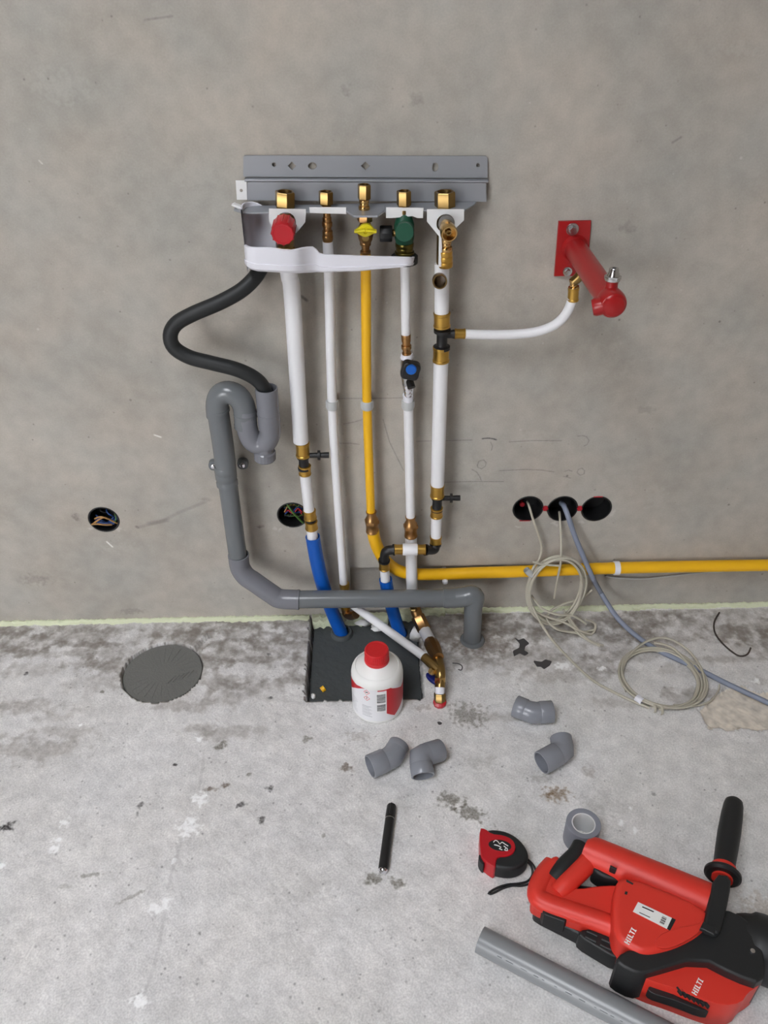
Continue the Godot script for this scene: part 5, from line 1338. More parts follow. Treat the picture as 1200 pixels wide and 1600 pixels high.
	for q in [Vector3(-0.3215, 0.4318, 0.0200), Vector3(-0.2634, 0.4336, 0.0200)]:
		var ear := part("ear", mk().prism(soft(PackedVector2Array([Vector2(q.x - 0.011, q.y - 0.011), Vector2(q.x + 0.011, q.y - 0.011), Vector2(q.x + 0.011, q.y + 0.011), Vector2(q.x - 0.011, q.y + 0.011)]), 2), Transform3D(Basis(), Vector3(0, 0, 0.0)), 0.012, 0.002), M.pvc, b)
		var sc := Vector3(q.x, q.y, 0.012)
		part("screw", mk().rod(sc, sc + Vector3(0, 0, 0.004), [Vector2(0, 0), Vector2(0.0065, 0), Vector2(0.0055, 0.7), Vector2(0.003, 1), Vector2(0, 1)], 18), M.chrome, ear)
	# black condensate hose
	var hose := PackedVector3Array([Vector3(-0.1719, 0.8650, 0.0300), Vector3(-0.1841, 0.8467, 0.0340), Vector3(-0.1978, 0.8304, 0.0440), Vector3(-0.2211, 0.8139, 0.0560), Vector3(-0.2577, 0.7979, 0.0660), Vector3(-0.3051, 0.7804, 0.0720), Vector3(-0.3342, 0.7652, 0.0760), Vector3(-0.3464, 0.7459, 0.0800), Vector3(-0.3428, 0.7240, 0.0820), Vector3(-0.3183, 0.7063, 0.0840), Vector3(-0.2813, 0.6955, 0.0860), Vector3(-0.2417, 0.6846, 0.0880), Vector3(-0.2137, 0.6703, 0.0880), Vector3(-0.1971, 0.6536, 0.0880), Vector3(-0.1910, 0.6329, 0.0880), Vector3(-0.1916, 0.6014, 0.0880)])
	single("condensate_hose", Vector3(-0.3501, 0.7415, 0.0700), mk().sweep(curve(hose, 0.005), 0.0130, 28), M.black_rubber, "thick black rubber hose looping left from the drip tray into the open trap", "hose")

# ---------------------------------------------------------------- junction boxes and cables
func junction_box(c: Vector3, label: String, group: String) -> Node3D:
	var o := thing("junction_box", Vector3(c.x, c.y, -0.045), label, "junction box", group)
	part("cup", mk().rod(Vector3(c.x, c.y, -0.046), Vector3(c.x, c.y, 0.0006), [Vector2(0, 0.02), Vector2(0.0300, 0.02), Vector2(0.0300, 0.99), Vector2(0.0318, 1.0), Vector2(0.0328, 0.985), Vector2(0.0328, 0.0), Vector2(0, 0.0)], 36), M.black_plastic, o)
	return o

func strand(parent: Node, pts: PackedVector3Array, r: float, m: Material, called := "wire") -> void:
	part(called, mk().sweep(curve(pts, 0.004), r, 8), m, parent)

func loops(centre: Vector2, rx: float, ry: float, turns: int, s: int, wild: float, put: Callable) -> PackedVector3Array:
	var rng := RandomNumberGenerator.new()
	rng.seed = s
	var p: PackedVector3Array = []
	var off := Vector2.ZERO
	var k := 1.0
	for t in turns:
		var off2 := Vector2(rng.randf_range(-1, 1), rng.randf_range(-1, 1)) * wild
		var k2 := 1.0 + rng.randf_range(-0.09, 0.08)
		for i in 20:
			var u := i / 20.0
			var w := TAU * u
			var o := off.lerp(off2, u)
			var q := lerpf(k, k2, u)
			p.append(put.call(centre.x + o.x + cos(w) * rx * q, centre.y + o.y + sin(w) * ry * q, float(t) + u))
		off = off2
		k = k2
	return p

func build_sockets_and_cables() -> void:
	var b := junction_box(Vector3(-0.5746, 0.2945, 0.0000), "round black junction box with blue and tan wires, alone far left on the wall", "")
	var c := Vector3(-0.5746, 0.2945, 0.0000)
	var rng := RandomNumberGenerator.new()
	rng.seed = 12
	for e in [[[-20, 8, 0.001], [-8, -2, 0.004], [2, -6, 0.002], [10, 2, -0.002], [18, 14, -0.010]], [[-16, 0, -0.004], [-4, -8, 0.003], [6, -4, 0.002], [12, 6, -0.006]], [[-22, 8, 0.002], [-10, 6, 0.005], [0, 9, 0.003], [10, 14, -0.005]]]:
		var p: PackedVector3Array = []
		for k in e:
			p.append(c + Vector3(k[0] * 0.00125, -k[1] * 0.00125, k[2]))
		strand(b, p, 0.0019, M.wire_tan)
	for i in 7:
		var p: PackedVector3Array = []
		for k in 5:
			p.append(c + Vector3(lerpf(-0.022, 0.024, k / 4.0) + rng.randf_range(-0.003, 0.003), -0.012 + 0.0016 * i - 0.012 * sin(PI * k / 4.0) * (0.4 + 0.1 * i) + rng.randf_range(-0.003, 0.003), -0.012 - 0.001 * i + 0.006 * sin(PI * k / 4.0)))
		strand(b, p, 0.0019, M.wire_blue)
	strand(b, PackedVector3Array([c + Vector3(0.002, 0.026, -0.03), c + Vector3(0.006, 0.012, -0.012), c + Vector3(0.014, 0.006, -0.008), c + Vector3(0.020, -0.012, -0.02)]), 0.0016, M.wire_blue)
	strand(b, PackedVector3Array([c + Vector3(-0.012, 0.024, -0.03), c + Vector3(-0.006, 0.014, -0.012), c + Vector3(0.004, 0.010, -0.014), c + Vector3(0.010, 0.020, -0.03)]), 0.0016, M.wire_black)
	strand(b, PackedVector3Array([c + Vector3(0.018, 0.008, -0.02), c + Vector3(0.024, -0.002, -0.006), c + Vector3(0.018, -0.014, -0.008)]), 0.0014, M.wire_green)
	b = junction_box(Vector3(-0.1730, 0.2970, 0.0000), "round junction box with coloured wires, half hidden behind the thick white pipe", "")
	c = Vector3(-0.1730, 0.2970, 0.0000)
	for i in 9:
		var p: PackedVector3Array = []
		var y := rng.randf_range(-0.014, 0.014)
		for k in 5:
			p.append(c + Vector3(lerpf(-0.018, 0.02, k / 4.0), y * (0.5 + 0.5 * k / 4.0) + rng.randf_range(-0.008, 0.008), -0.018 + rng.randf_range(-0.008, 0.008)))
		strand(b, p, 0.0015, [M.wire_blue, M.wire_green, M.wire_black, M.connector_red, M.wire_tan][i % 5])
	strand(b, PackedVector3Array([c + Vector3(-0.012, 0.030, -0.004), c + Vector3(0.004, 0.006, 0.004), c + Vector3(0.022, -0.024, -0.002)]), 0.0022, M.wire_green)
	part("rim_crack", mk().sweep(curve(PackedVector3Array([c + Vector3(-0.030, -0.010, -0.001), c + Vector3(-0.022, -0.023, -0.001), c + Vector3(-0.010, -0.031, -0.001)]), 0.004), 0.0012, 8), M.white_plastic, b)
	# the row of three
	var xs := [Vector3(0.3303, 0.3021, 0.0000), Vector3(0.4046, 0.3004, 0.0000), Vector3(0.4777, 0.2987, 0.0000)]
	var names := ["round black junction box with a red screw knob, leftmost of the row of three", "round black junction box with the grey cable, middle of the row of three", "empty round black junction box, rightmost of the row of three"]
	for i in 3:
		b = junction_box(xs[i], names[i], "junction boxes in a row of three")
		c = xs[i]
		if i == 0:
			var k := c + Vector3(-0.007, -0.010, -0.044)
			part("knob", mk().rod(k, k + Vector3(0, 0, 0.016), [Vector2(0, 0), Vector2(0.006, 0), Vector2(0.006, 0.9), Vector2(0.0045, 1), Vector2(0, 1)], 14), M.connector_red, b, "red screw knob")
			part("lip", mk().box(Transform3D(Basis(), c + Vector3(-0.004, -0.0315, -0.001)), Vector3(0.024, 0.0022, 0.004), 0.0006), M.connector_red, b)
		if i == 2:
			part("lip", mk().box(Transform3D(Basis(), c + Vector3(-0.001, 0.0315, -0.001)), Vector3(0.020, 0.0025, 0.004), 0.0006), M.connector_red, b)
		if i < 2:
			var k: Vector3 = (xs[i] + xs[i + 1]) / 2
			part("connector", mk().box(Transform3D(Basis(), k + Vector3(0, 0.002, 0.0005)), Vector3(0.0085, 0.012, 0.006), 0.001), M.connector_red, b, "red link between two boxes")
			part("connector_pin", mk().box(Transform3D(Basis(), k + Vector3(0, 0.002, 0.002)), Vector3(0.012, 0.003, 0.005), 0.001), M.connector_red, b)
	# the grey cable
	var g := curve(PackedVector3Array([Vector3(0.4085, 0.2942, -0.0300), Vector3(0.4093, 0.3025, -0.0040), Vector3(0.4162, 0.2869, 0.0120), Vector3(0.4342, 0.2419, 0.0260), Vector3(0.4610, 0.1849, 0.0400), Vector3(0.4821, 0.1417, 0.0480)]), 0.006)
	g.append_array(curve(PackedVector3Array([Vector3(0.5150, 0.0750, 0.0161), Vector3(0.5474, 0.0350, 0.0530), Vector3(0.5820, 0.0140, 0.0903), Vector3(0.6222, 0.0062, 0.1318), Vector3(0.6841, 0.0062, 0.1838), Vector3(0.7474, 0.0062, 0.2407), Vector3(0.8090, 0.0062, 0.2915), Vector3(0.8962, 0.0062, 0.3634)]), 0.006))
	single("grey_cable", Vector3(0.4162, 0.2869, 0.0120), mk().sweep(g, 0.0057, 16), M.cable_grey, "thick grey cable from the middle junction box running down right across the floor", "cable")
	# the coil that hangs from two boxes
	var coil := thing("hanging_cable_coil", Vector3(0.4193, 0.0000, 0.0398), "coil of thin beige cable hanging over the yellow gas pipe", "cable coil", "beige cable coils")
	var hang := func(x: float, y: float, t: float) -> Vector3:
		return Vector3(0.4039, 0.1086, 0.0400) + Vector3(x * 0.00142, -y * 0.0019, 0.006 * sin(t * 2.7) + 0.012 * smoothstep(0.0, 60.0, y))
	part("loops", mk().sweep(curve(loops(Vector2.ZERO, 42, 46, 6, 4, 5.0, hang), 0.006), 0.0027, 8), M.cable_beige, coil)
	strand(coil, PackedVector3Array([Vector3(0.3341, 0.2993, -0.0300), Vector3(0.3335, 0.3043, -0.0040), Vector3(0.3417, 0.2803, 0.0100), Vector3(0.3573, 0.2395, 0.0160), Vector3(0.3651, 0.2107, 0.0200), Vector3(0.3618, 0.1885, 0.0280), Vector3(0.3497, 0.1699, 0.0360), Vector3(0.3422, 0.1385, 0.0400), Vector3(0.3419, 0.0930, 0.0420)]), 0.0028, M.cable_beige, "lead")
	strand(coil, PackedVector3Array([Vector3(0.4043, 0.2774, -0.0200), Vector3(0.4008, 0.2760, 0.0060), Vector3(0.4057, 0.2251, 0.0260), Vector3(0.4050, 0.1896, 0.0440), Vector3(0.4032, 0.1420, 0.0460), Vector3(0.4043, 0.0799, 0.0400)]), 0.0026, M.cable_beige, "lead")
	strand(coil, PackedVector3Array([Vector3(0.3434, 0.1912, 0.0440), Vector3(0.3688, 0.1850, 0.0460), Vector3(0.4057, 0.1805, 0.0460)]), 0.0024, M.cable_beige, "lead")
	part("tie", mk().rod(Vector3(0.3324, 0.1664, 0.0400), Vector3(0.3468, 0.1495, 0.0400), [Vector2(0.0068, 0), Vector2(0.0074, 0.1), Vector2(0.0074, 0.9), Vector2(0.0068, 1)], 16), M.clip_grey, coil)
	for e in [PackedVector3Array([Vector3(0.3468, 0.0600, 0.0485), Vector3(0.3815, 0.0450, 0.0587), Vector3(0.4240, 0.0350, 0.0703), Vector3(0.4596, 0.0200, 0.0826), Vector3(0.4913, 0.0060, 0.0795), Vector3(0.5004, 0.0200, 0.0631), Vector3(0.4744, 0.0400, 0.0687)]), PackedVector3Array([Vector3(0.4936, 0.0850, 0.0202), Vector3(0.4636, 0.0700, 0.0329), Vector3(0.4273, 0.0600, 0.0381), Vector3(0.3971, 0.0500, 0.0498), Vector3(0.3909, 0.0300, 0.0557), Vector3(0.4149, 0.0120, 0.0710), Vector3(0.4635, 0.0050, 0.0735), Vector3(0.4970, 0.0100, 0.0714)]),
			PackedVector3Array([Vector3(0.4273, 0.0500, 0.0443), Vector3(0.4451, 0.0200, 0.0615), Vector3(0.4677, 0.0050, 0.0880), Vector3(0.5017, 0.0035, 0.1178)]), PackedVector3Array([Vector3(0.4327, 0.0450, 0.0497), Vector3(0.4563, 0.0150, 0.0670), Vector3(0.4803, 0.0040, 0.0975), Vector3(0.5095, 0.0030, 0.1155)]), PackedVector3Array([Vector3(0.4027, 0.0120, 0.0581), Vector3(0.4281, 0.0060, 0.0673), Vector3(0.4630, 0.0040, 0.0766), Vector3(0.4915, 0.0030, 0.0805)]), PackedVector3Array([Vector3(0.3541, 0.0800, 0.0278), Vector3(0.3757, 0.0600, 0.0493), Vector3(0.4096, 0.0500, 0.0607), Vector3(0.4482, 0.0400, 0.0554), Vector3(0.4800, 0.0200, 0.0625)])]:
		strand(coil, e, 0.0027, M.cable_beige, "loose_end")
	# the coil on the floor
	coil = thing("floor_cable_coil", Vector3(0.6164, 0.0000, 0.2040), "flat coil of thin beige cable on the floor, tied with tape", "cable coil", "beige cable coils")
	var lie := func(x: float, y: float, t: float) -> Vector3:
		return Vector3(0.6066, 0.0035, 0.2161) + Vector3(x * 0.00142, 0.0016 * t + 0.002 * sin(t * 5.1), y * 0.00192)
	part("loops", mk().sweep(curve(loops(Vector2.ZERO, 59, 43, 6, 9, 4.5, lie), 0.006), 0.0026, 8), M.cable_beige, coil)
	strand(coil, PackedVector3Array([Vector3(0.5248, 0.0040, 0.2502), Vector3(0.5280, 0.0080, 0.2034), Vector3(0.5581, 0.0140, 0.1533), Vector3(0.6086, 0.0220, 0.1194), Vector3(0.6503, 0.0260, 0.1207), Vector3(0.6836, 0.0220, 0.1531), Vector3(0.6980, 0.0160, 0.2028), Vector3(0.6888, 0.0120, 0.2532), Vector3(0.6630, 0.0080, 0.2889)]), 0.0026, M.cable_beige, "loops")
	strand(coil, PackedVector3Array([Vector3(0.6172, 0.0200, 0.1256), Vector3(0.6530, 0.0180, 0.1405), Vector3(0.6768, 0.0150, 0.1919), Vector3(0.6793, 0.0120, 0.2369), Vector3(0.6535, 0.0080, 0.2852)]), 0.0026, M.cable_beige, "loops")
	strand(coil, PackedVector3Array([Vector3(0.6122, 0.0060, 0.2909), Vector3(0.6546, 0.0060, 0.2955), Vector3(0.6894, 0.0050, 0.2836), Vector3(0.7181, 0.0040, 0.2557), Vector3(0.7270, 0.0040, 0.2381)]), 0.0020, M.cable_beige, "loose_end")
	strand(coil, PackedVector3Array([Vector3(0.3534, 0.0700, 0.0553), Vector3(0.3677, 0.0450, 0.0709), Vector3(0.3832, 0.0200, 0.0804), Vector3(0.4004, 0.0060, 0.1053), Vector3(0.4252, 0.0035, 0.1547), Vector3(0.4609, 0.0035, 0.2156), Vector3(0.4999, 0.0035, 0.2526), Vector3(0.5327, 0.0060, 0.2801), Vector3(0.5610, 0.0060, 0.2979)]), 0.0030, M.cable_beige, "lead")
	part("tie", mk().rod(Vector3(0.5395, 0.0090, 0.2726), Vector3(0.5495, 0.0090, 0.2849), [Vector2(0.0078, 0), Vector2(0.0084, 0.1), Vector2(0.0084, 0.9), Vector2(0.0078, 1)], 16), M.white_plastic, coil, "white tape tie")
	for q in [Vector3(0.5693, 0.0070, 0.3007), Vector3(0.5823, 0.0070, 0.3061)]:
		part("wrap", mk().rod(q - Vector3(0.0025, 0, 0), q + Vector3(0.0025, 0, 0), [Vector2(0.0085, 0), Vector2(0.0092, 0.3), Vector2(0.0092, 0.7), Vector2(0.0085, 1)], 16), M.cable_beige, coil)
	single("thin_cable", Vector3(0.6059, 0.1011, 0.0000), mk().sweep(curve(PackedVector3Array([Vector3(0.5262, 0.1038, -0.0060), Vector3(0.5567, 0.0972, -0.0060), Vector3(0.6090, 0.0930, -0.0060), Vector3(0.6670, 0.0982, -0.0060), Vector3(0.7317, 0.1061, -0.0060), Vector3(0.7971, 0.1102, -0.0060)]), 0.006), 0.0018, 8), M.clip_grey, "thin pale cable along the wall under the yellow gas pipe", "cable")
	single("brown_wire", Vector3(0.7988, 0.0000, 0.1028), mk().sweep(curve(PackedVector3Array([Vector3(0.8049, 0.0040, 0.0167), Vector3(0.7807, 0.0060, 0.0504), Vector3(0.7719, 0.0040, 0.0815), Vector3(0.7762, 0.0030, 0.1112), Vector3(0.7877, 0.0030, 0.1394), Vector3(0.8018, 0.0030, 0.1554), Vector3(0.8202, 0.0040, 0.1511), Vector3(0.8322, 0.0080, 0.1358)]), 0.005), 0.0019, 8), M.wire_brown, "short bent brown wire lying on the floor near the wall", "wire")


# ---------------------------------------------------------------- bottle
func fill_poly(im: Image, pts: PackedVector2Array, c: Color) -> void:
	var lo := pts[0]
	var hi := pts[0]
	for p in pts:
		lo = lo.min(p)
		hi = hi.max(p)
	for y in range(maxi(0, int(lo.y)), mini(im.get_height(), int(hi.y) + 1)):
		for x in range(maxi(0, int(lo.x)), mini(im.get_width(), int(hi.x) + 1)):
			if Geometry2D.is_point_in_polygon(Vector2(x + 0.5, y + 0.5), pts):
				im.set_pixel(x, y, c)

func build_bottle() -> void:
	var b := Vector3(0.0010, 0.0000, 0.2685)
	var o := thing("glue_bottle", b, "white plastic bottle with a red screw cap and red and white label", "bottle")
	var r := 0.0522
	var body := part("body", mk().rod(b, b + Vector3(0, 0.134, 0), [Vector2(0, 0.012), Vector2(r * 0.86, 0.012), Vector2(r * 0.9, 0.0), Vector2(r * 0.97, 0.015), Vector2(r, 0.05), Vector2(r, 0.76), Vector2(r * 0.985, 0.81), Vector2(r * 0.94, 0.855), Vector2(r * 0.87, 0.885), Vector2(r * 0.83, 0.892), Vector2(r * 0.82, 0.886), Vector2(r * 0.79, 0.894), Vector2(r * 0.70, 0.93), Vector2(r * 0.58, 0.965), Vector2(r * 0.50, 0.985), Vector2(r * 0.45, 1.0), Vector2(0, 1.0)], 56), M.bottle, o)
	var c := b + Vector3(0, 0.132, 0)
	var cap := part("cap", mk().rod(c, c + Vector3(0, 0.031, 0), [Vector2(0.0246, 0), Vector2(0.0250, 0.05), Vector2(0.0248, 0.22), Vector2(0.0236, 0.26), Vector2(0.0236, 0.92), Vector2(0.0224, 1.0), Vector2(0.0190, 1.0), Vector2(0.0186, 0.985), Vector2(0, 0.985)], 48), M.red_lid, o, "red screw cap")
	for k in 36:
		var w := TAU * k / 36.0
		var d := Vector3(cos(w), 0, sin(w))
		part("grip_rib", mk().sweep(PackedVector3Array([c + d * 0.0236 + Vector3(0, 0.009, 0), c + d * 0.0236 + Vector3(0, 0.028, 0)]), 0.0008, 6), M.red_lid, cap)
	# printed label: 200 degrees round the front, 1 cm to 11.5 cm up
	var im := Image.create(800, 420, false, Image.FORMAT_RGB8)
	im.fill(Color(0.90, 0.90, 0.91))
	var at := func(deg: float, h: float) -> Vector2:
		return Vector2((deg + 100.0) / 200.0 * 800.0, (0.115 - h) / 0.105 * 420.0)
	var red := Color(0.76, 0.06, 0.13)
	var put := func(list: Array, col: Color) -> void:
		var p: PackedVector2Array = []
		for e in list:
			p.append(at.call(e[0], e[1]))
		fill_poly(im, p, col)
	put.call([[-100, 0.095], [-78, 0.098], [-50, 0.0985], [-13, 0.109], [-13, 0.1065], [-36, 0.098], [-55, 0.086], [-78, 0.068], [-100, 0.060]], red)
	put.call([[0, 0.1125], [19, 0.1125], [33, 0.098], [64, 0.080], [100, 0.090], [100, 0.03], [72, 0.034], [40, 0.014], [20, 0.030], [20, 0.098], [0, 0.098]], red)
	put.call([[-3, 0.095], [20, 0.095], [20, 0.038], [-3, 0.038]], Color(0.93, 0.93, 0.93))
	var rng := RandomNumberGenerator.new()
	rng.seed = 2
	for k in 30:
		var h := 0.089 - 0.00165 * k
		if absf(h - 0.0625) < 0.0024:
			continue
		put.call([[-1.5, h], [17.5, h], [17.5, h - 0.0007 - 0.0006 * rng.randf()], [-1.5, h - 0.0007 - 0.0006 * rng.randf()]], Color(0.12, 0.12, 0.15))
	for q in [[-24.0, 0.092, Color(0.84, 0.45, 0.48)], [-24.0, 0.075, Color(0.84, 0.45, 0.48)]]:
		for s in [[1.0, q[2]], [0.74, Color(0.92, 0.92, 0.92)]]:
			put.call([[q[0] - 7.5 * s[0], q[1]], [q[0], q[1] + 0.0075 * s[0]], [q[0] + 7.5 * s[0], q[1]], [q[0], q[1] - 0.0075 * s[0]]], s[1])
	put.call([[-27, 0.0935], [-21, 0.0935], [-21, 0.0905], [-27, 0.0905]], Color(0.15, 0.15, 0.17))
	put.call([[-25, 0.079], [-23, 0.079], [-23, 0.0725], [-25, 0.0725]], Color(0.6, 0.35, 0.38))
	for k in 9:
		var h := 0.052 - 0.0036 * k
		put.call([[-36, h], [-36 + rng.randf_range(14, 26), h], [-36 + rng.randf_range(14, 26), h - 0.0009], [-36, h - 0.0009]], Color(0.55, 0.55, 0.58))
	for k in 14:
		var h := 0.056 - 0.003 * k
		put.call([[-82, h], [-82 + rng.randf_range(24, 36), h], [-82 + rng.randf_range(24, 36), h - 0.0008], [-82, h - 0.0008]], Color(0.66, 0.66, 0.68))
	var lm := mat(Color.WHITE, 0.35)
	lm.albedo_texture = ImageTexture.create_from_image(im)
	lm.texture_repeat = false
	var s := mk()
	for k in 60:
		var a0 := deg_to_rad(-100.0 + 200.0 * k / 60.0)
		var a1 := deg_to_rad(-100.0 + 200.0 * (k + 1) / 60.0)
		var d0 := Vector3(sin(a0), 0, cos(a0))
		var d1 := Vector3(sin(a1), 0, cos(a1))
		var rr := r + 0.0004
		s.quad(b + d0 * rr + Vector3(0, 0.010, 0), b + d1 * rr + Vector3(0, 0.010, 0), b + d1 * rr + Vector3(0, 0.101, 0), b + d0 * rr + Vector3(0, 0.101, 0), d0, d1, d1, d0,
			Vector2(k / 60.0, 1.0), Vector2((k + 1) / 60.0, 1.0), Vector2((k + 1) / 60.0, 0.133), Vector2(k / 60.0, 0.133))
	part("label", s, lm, body, "red and white printed label")

# ---------------------------------------------------------------- loose things on the floor
func pvc_elbow(a: Vector3, j: Vector3, b: Vector3, ra: float, rb: float, label: String) -> void:
	var o := thing("pvc_elbow", Vector3(j.x, 0, j.z), label, "pipe elbow", "loose grey pipe elbows")
	var da := (a - j).normalized()
	var db := (b - j).normalized()
	var r := 0.0215
	for arm in [[a, da, ra, j], [b, db, rb, j]]:
		var e: Vector3 = arm[0]
		var d: Vector3 = arm[1]
		var w: float = arm[2]
		var start: Vector3 = j + d * 0.014
		part("socket", mk().rod(start, e, [Vector2(w * 0.95, 0), Vector2(w, 0.08), Vector2(w, 0.97), Vector2(w * 0.98, 1), Vector2(w * 0.87, 1), Vector2(w * 0.86, 0.1)], 36), M.pvc_light, o)
		part("bore", mk().rod(start, e, [Vector2(0, 0.12), Vector2(w * 0.86, 0.12), Vector2(w * 0.865, 0.985)], 36), M.pvc_light, o)
	var p: PackedVector3Array = [j + da * 0.018, j + da * 0.010, j + (da + db) * 0.0012, j + db * 0.010, j + db * 0.018]
	part("bend", mk().sweep(p, PackedFloat32Array([r, r * 1.0, r * 1.05, r * 1.0, r]), 36, false), M.pvc_light, o)

func build_floor_things() -> void:
	pvc_elbow(Vector3(0.2818, 0.0230, 0.2997), Vector3(0.3140, 0.0230, 0.3189), Vector3(0.3546, 0.0230, 0.3167), 0.0225, 0.0225, "grey plastic pipe elbow lying below the grey cable's loop, nearest the pit")
	pvc_elbow(Vector3(0.3571, 0.0300, 0.3866), Vector3(0.3572, 0.0250, 0.4147), Vector3(0.3108, 0.0230, 0.4400), 0.0212, 0.0228, "grey plastic pipe elbow lying above the rust stain, open end facing left")
	pvc_elbow(Vector3(0.0418, 0.0250, 0.3909), Vector3(0.0260, 0.0230, 0.4190), Vector3(-0.0159, 0.0230, 0.4399), 0.0212, 0.0228, "grey plastic pipe elbow below the bottle, left one of a touching pair")
	pvc_elbow(Vector3(0.1206, 0.0230, 0.4051), Vector3(0.0795, 0.0340, 0.4274), Vector3(0.0837, 0.0220, 0.4634), 0.0218, 0.0222, "grey pipe elbow opening toward the viewer, right one of a touching pair")
	# marker pen
	var a := Vector3(0.0041, 0.0088, 0.6454)
	var b := Vector3(0.0232, 0.0088, 0.5146)
	var pen := thing("marker_pen", Vector3(0.0135, 0.0000, 0.5762), "black marker pen lying on the floor with a silver end", "pen")
	part("barrel", mk().rod(a, b, [Vector2(0, 0.03), Vector2(0.0078, 0.03), Vector2(0.0086, 0.06), Vector2(0.0086, 0.775), Vector2(0, 0.775)], 28), M.black_plastic, pen)
	part("end_plug", mk().rod(a, a.lerp(b, 0.045), [Vector2(0, 0), Vector2(0.0058, 0), Vector2(0.0078, 0.5), Vector2(0.0080, 1)], 24), M.chrome, pen, "silver end plug")
	part("ring", mk().rod(a.lerp(b, 0.775), a.lerp(b, 0.79), [Vector2(0.0080, 0), Vector2(0.0088, 0.2), Vector2(0.0088, 0.8), Vector2(0.0080, 1)], 24), M.zinc, pen)
	part("cap", mk().rod(a.lerp(b, 0.79), b, [Vector2(0, 0), Vector2(0.0089, 0), Vector2(0.0086, 0.9), Vector2(0.0072, 1), Vector2(0, 1)], 28), M.black_plastic, pen)
	var clip0 := a.lerp(b, 0.82) + Vector3(0, 0.0098, 0)
	part("clip", mk().sweep(PackedVector3Array([clip0, a.lerp(b, 0.985) + Vector3(0, 0.0096, 0)]), 0.0017, 8), M.black_plastic, pen)
	# roll of grey tape
	var c := Vector3(0.3557, 0.0000, 0.5877)
	var t := thing("tape_roll", c, "roll of grey adhesive tape standing on end behind the rotary hammer", "tape roll")
	part("tape", mk().rod(c, c + Vector3(0, 0.050, 0), [Vector2(0.0205, 0), Vector2(0.0295, 0), Vector2(0.0300, 0.02), Vector2(0.0300, 0.98), Vector2(0.0295, 1), Vector2(0.0215, 1), Vector2(0.0205, 0.99), Vector2(0.0205, 0)], 56), M.tape_grey, t)
	part("core", mk().rod(c, c + Vector3(0, 0.0495, 0), [Vector2(0.0185, 0), Vector2(0.0205, 0), Vector2(0.0205, 1), Vector2(0.0185, 1), Vector2(0.0185, 0)], 48), M.paper, t, "white paper core")
	# tape measure
	var tm := thing("tape_measure", Vector3(0.2127, 0.0000, 0.6243), "red and black tape measure with a black wrist strap", "tape measure")
	part("body", mk().prism(soft(PackedVector2Array([Vector2(0.1851, 0.5834), Vector2(0.2176, 0.5855), Vector2(0.2403, 0.5998), Vector2(0.2543, 0.6244), Vector2(0.2523, 0.6433), Vector2(0.2383, 0.6557), Vector2(0.2180, 0.6610), Vector2(0.1927, 0.6557), Vector2(0.1779, 0.6437), Vector2(0.1749, 0.6319), Vector2(0.1769, 0.6055)]), 2), shelf_frame(0.001), 0.033, 0.006, 3, true), M.black_rubber, tm)
	part("shell", mk().prism(soft(PackedVector2Array([Vector2(0.1751, 0.5835), Vector2(0.1850, 0.5850), Vector2(0.1949, 0.5952), Vector2(0.2146, 0.5982), Vector2(0.2291, 0.6059), Vector2(0.2339, 0.6182), Vector2(0.2298, 0.6312), Vector2(0.2179, 0.6380), Vector2(0.2003, 0.6387), Vector2(0.1960, 0.6468), Vector2(0.1933, 0.6594), Vector2(0.1834, 0.6522), Vector2(0.1729, 0.6403), Vector2(0.1711, 0.6273)]), 1), shelf_frame(0.001), 0.0365, 0.0035, 3, true), M.red_cap, tm, "red shell")
	part("corner_pad", mk().prism(soft(PackedVector2Array([Vector2(0.1692, 0.6283), Vector2(0.1752, 0.6332), Vector2(0.1768, 0.6473), Vector2(0.1733, 0.6496), Vector2(0.1680, 0.6389)]), 1), shelf_frame(0.004), 0.026, 0.002, 2, true), M.black_rubber, tm)
	var oc := Vector3(0.2062, 0.0375, 0.6184)
	var ov: PackedVector2Array = []
	for k in 40:
		var w := TAU * k / 40.0
		var q := Vector2(cos(w) * 0.0195, sin(w) * 0.0105).rotated(0.16)
		ov.append(Vector2(oc.x, oc.z) + q)
	var disc := part("badge", mk().prism(ov, shelf_frame(0.0368), 0.0013, 0.0005, 2), M.ink, tm, "black oval badge with white script")
	for e in [PackedVector3Array([Vector3(0.1959, 0.0383, 0.6126), Vector3(0.1997, 0.0383, 0.6090), Vector3(0.2038, 0.0383, 0.6116), Vector3(0.2064, 0.0383, 0.6165), Vector3(0.2102, 0.0383, 0.6130), Vector3(0.2152, 0.0383, 0.6167), Vector3(0.2202, 0.0383, 0.6204)]), PackedVector3Array([Vector3(0.1964, 0.0383, 0.6174), Vector3(0.2017, 0.0383, 0.6188), Vector3(0.2078, 0.0383, 0.6225), Vector3(0.2042, 0.0383, 0.6248), Vector3(0.2093, 0.0383, 0.6273)]), PackedVector3Array([Vector3(0.2125, 0.0383, 0.6202), Vector3(0.2164, 0.0383, 0.6239), Vector3(0.2126, 0.0383, 0.6274), Vector3(0.2179, 0.0383, 0.6288), Vector3(0.2175, 0.0383, 0.6240)])]:
		part("script_stroke", mk().sweep(curve(e, 0.002), 0.0008, 6), M.sticker, disc)
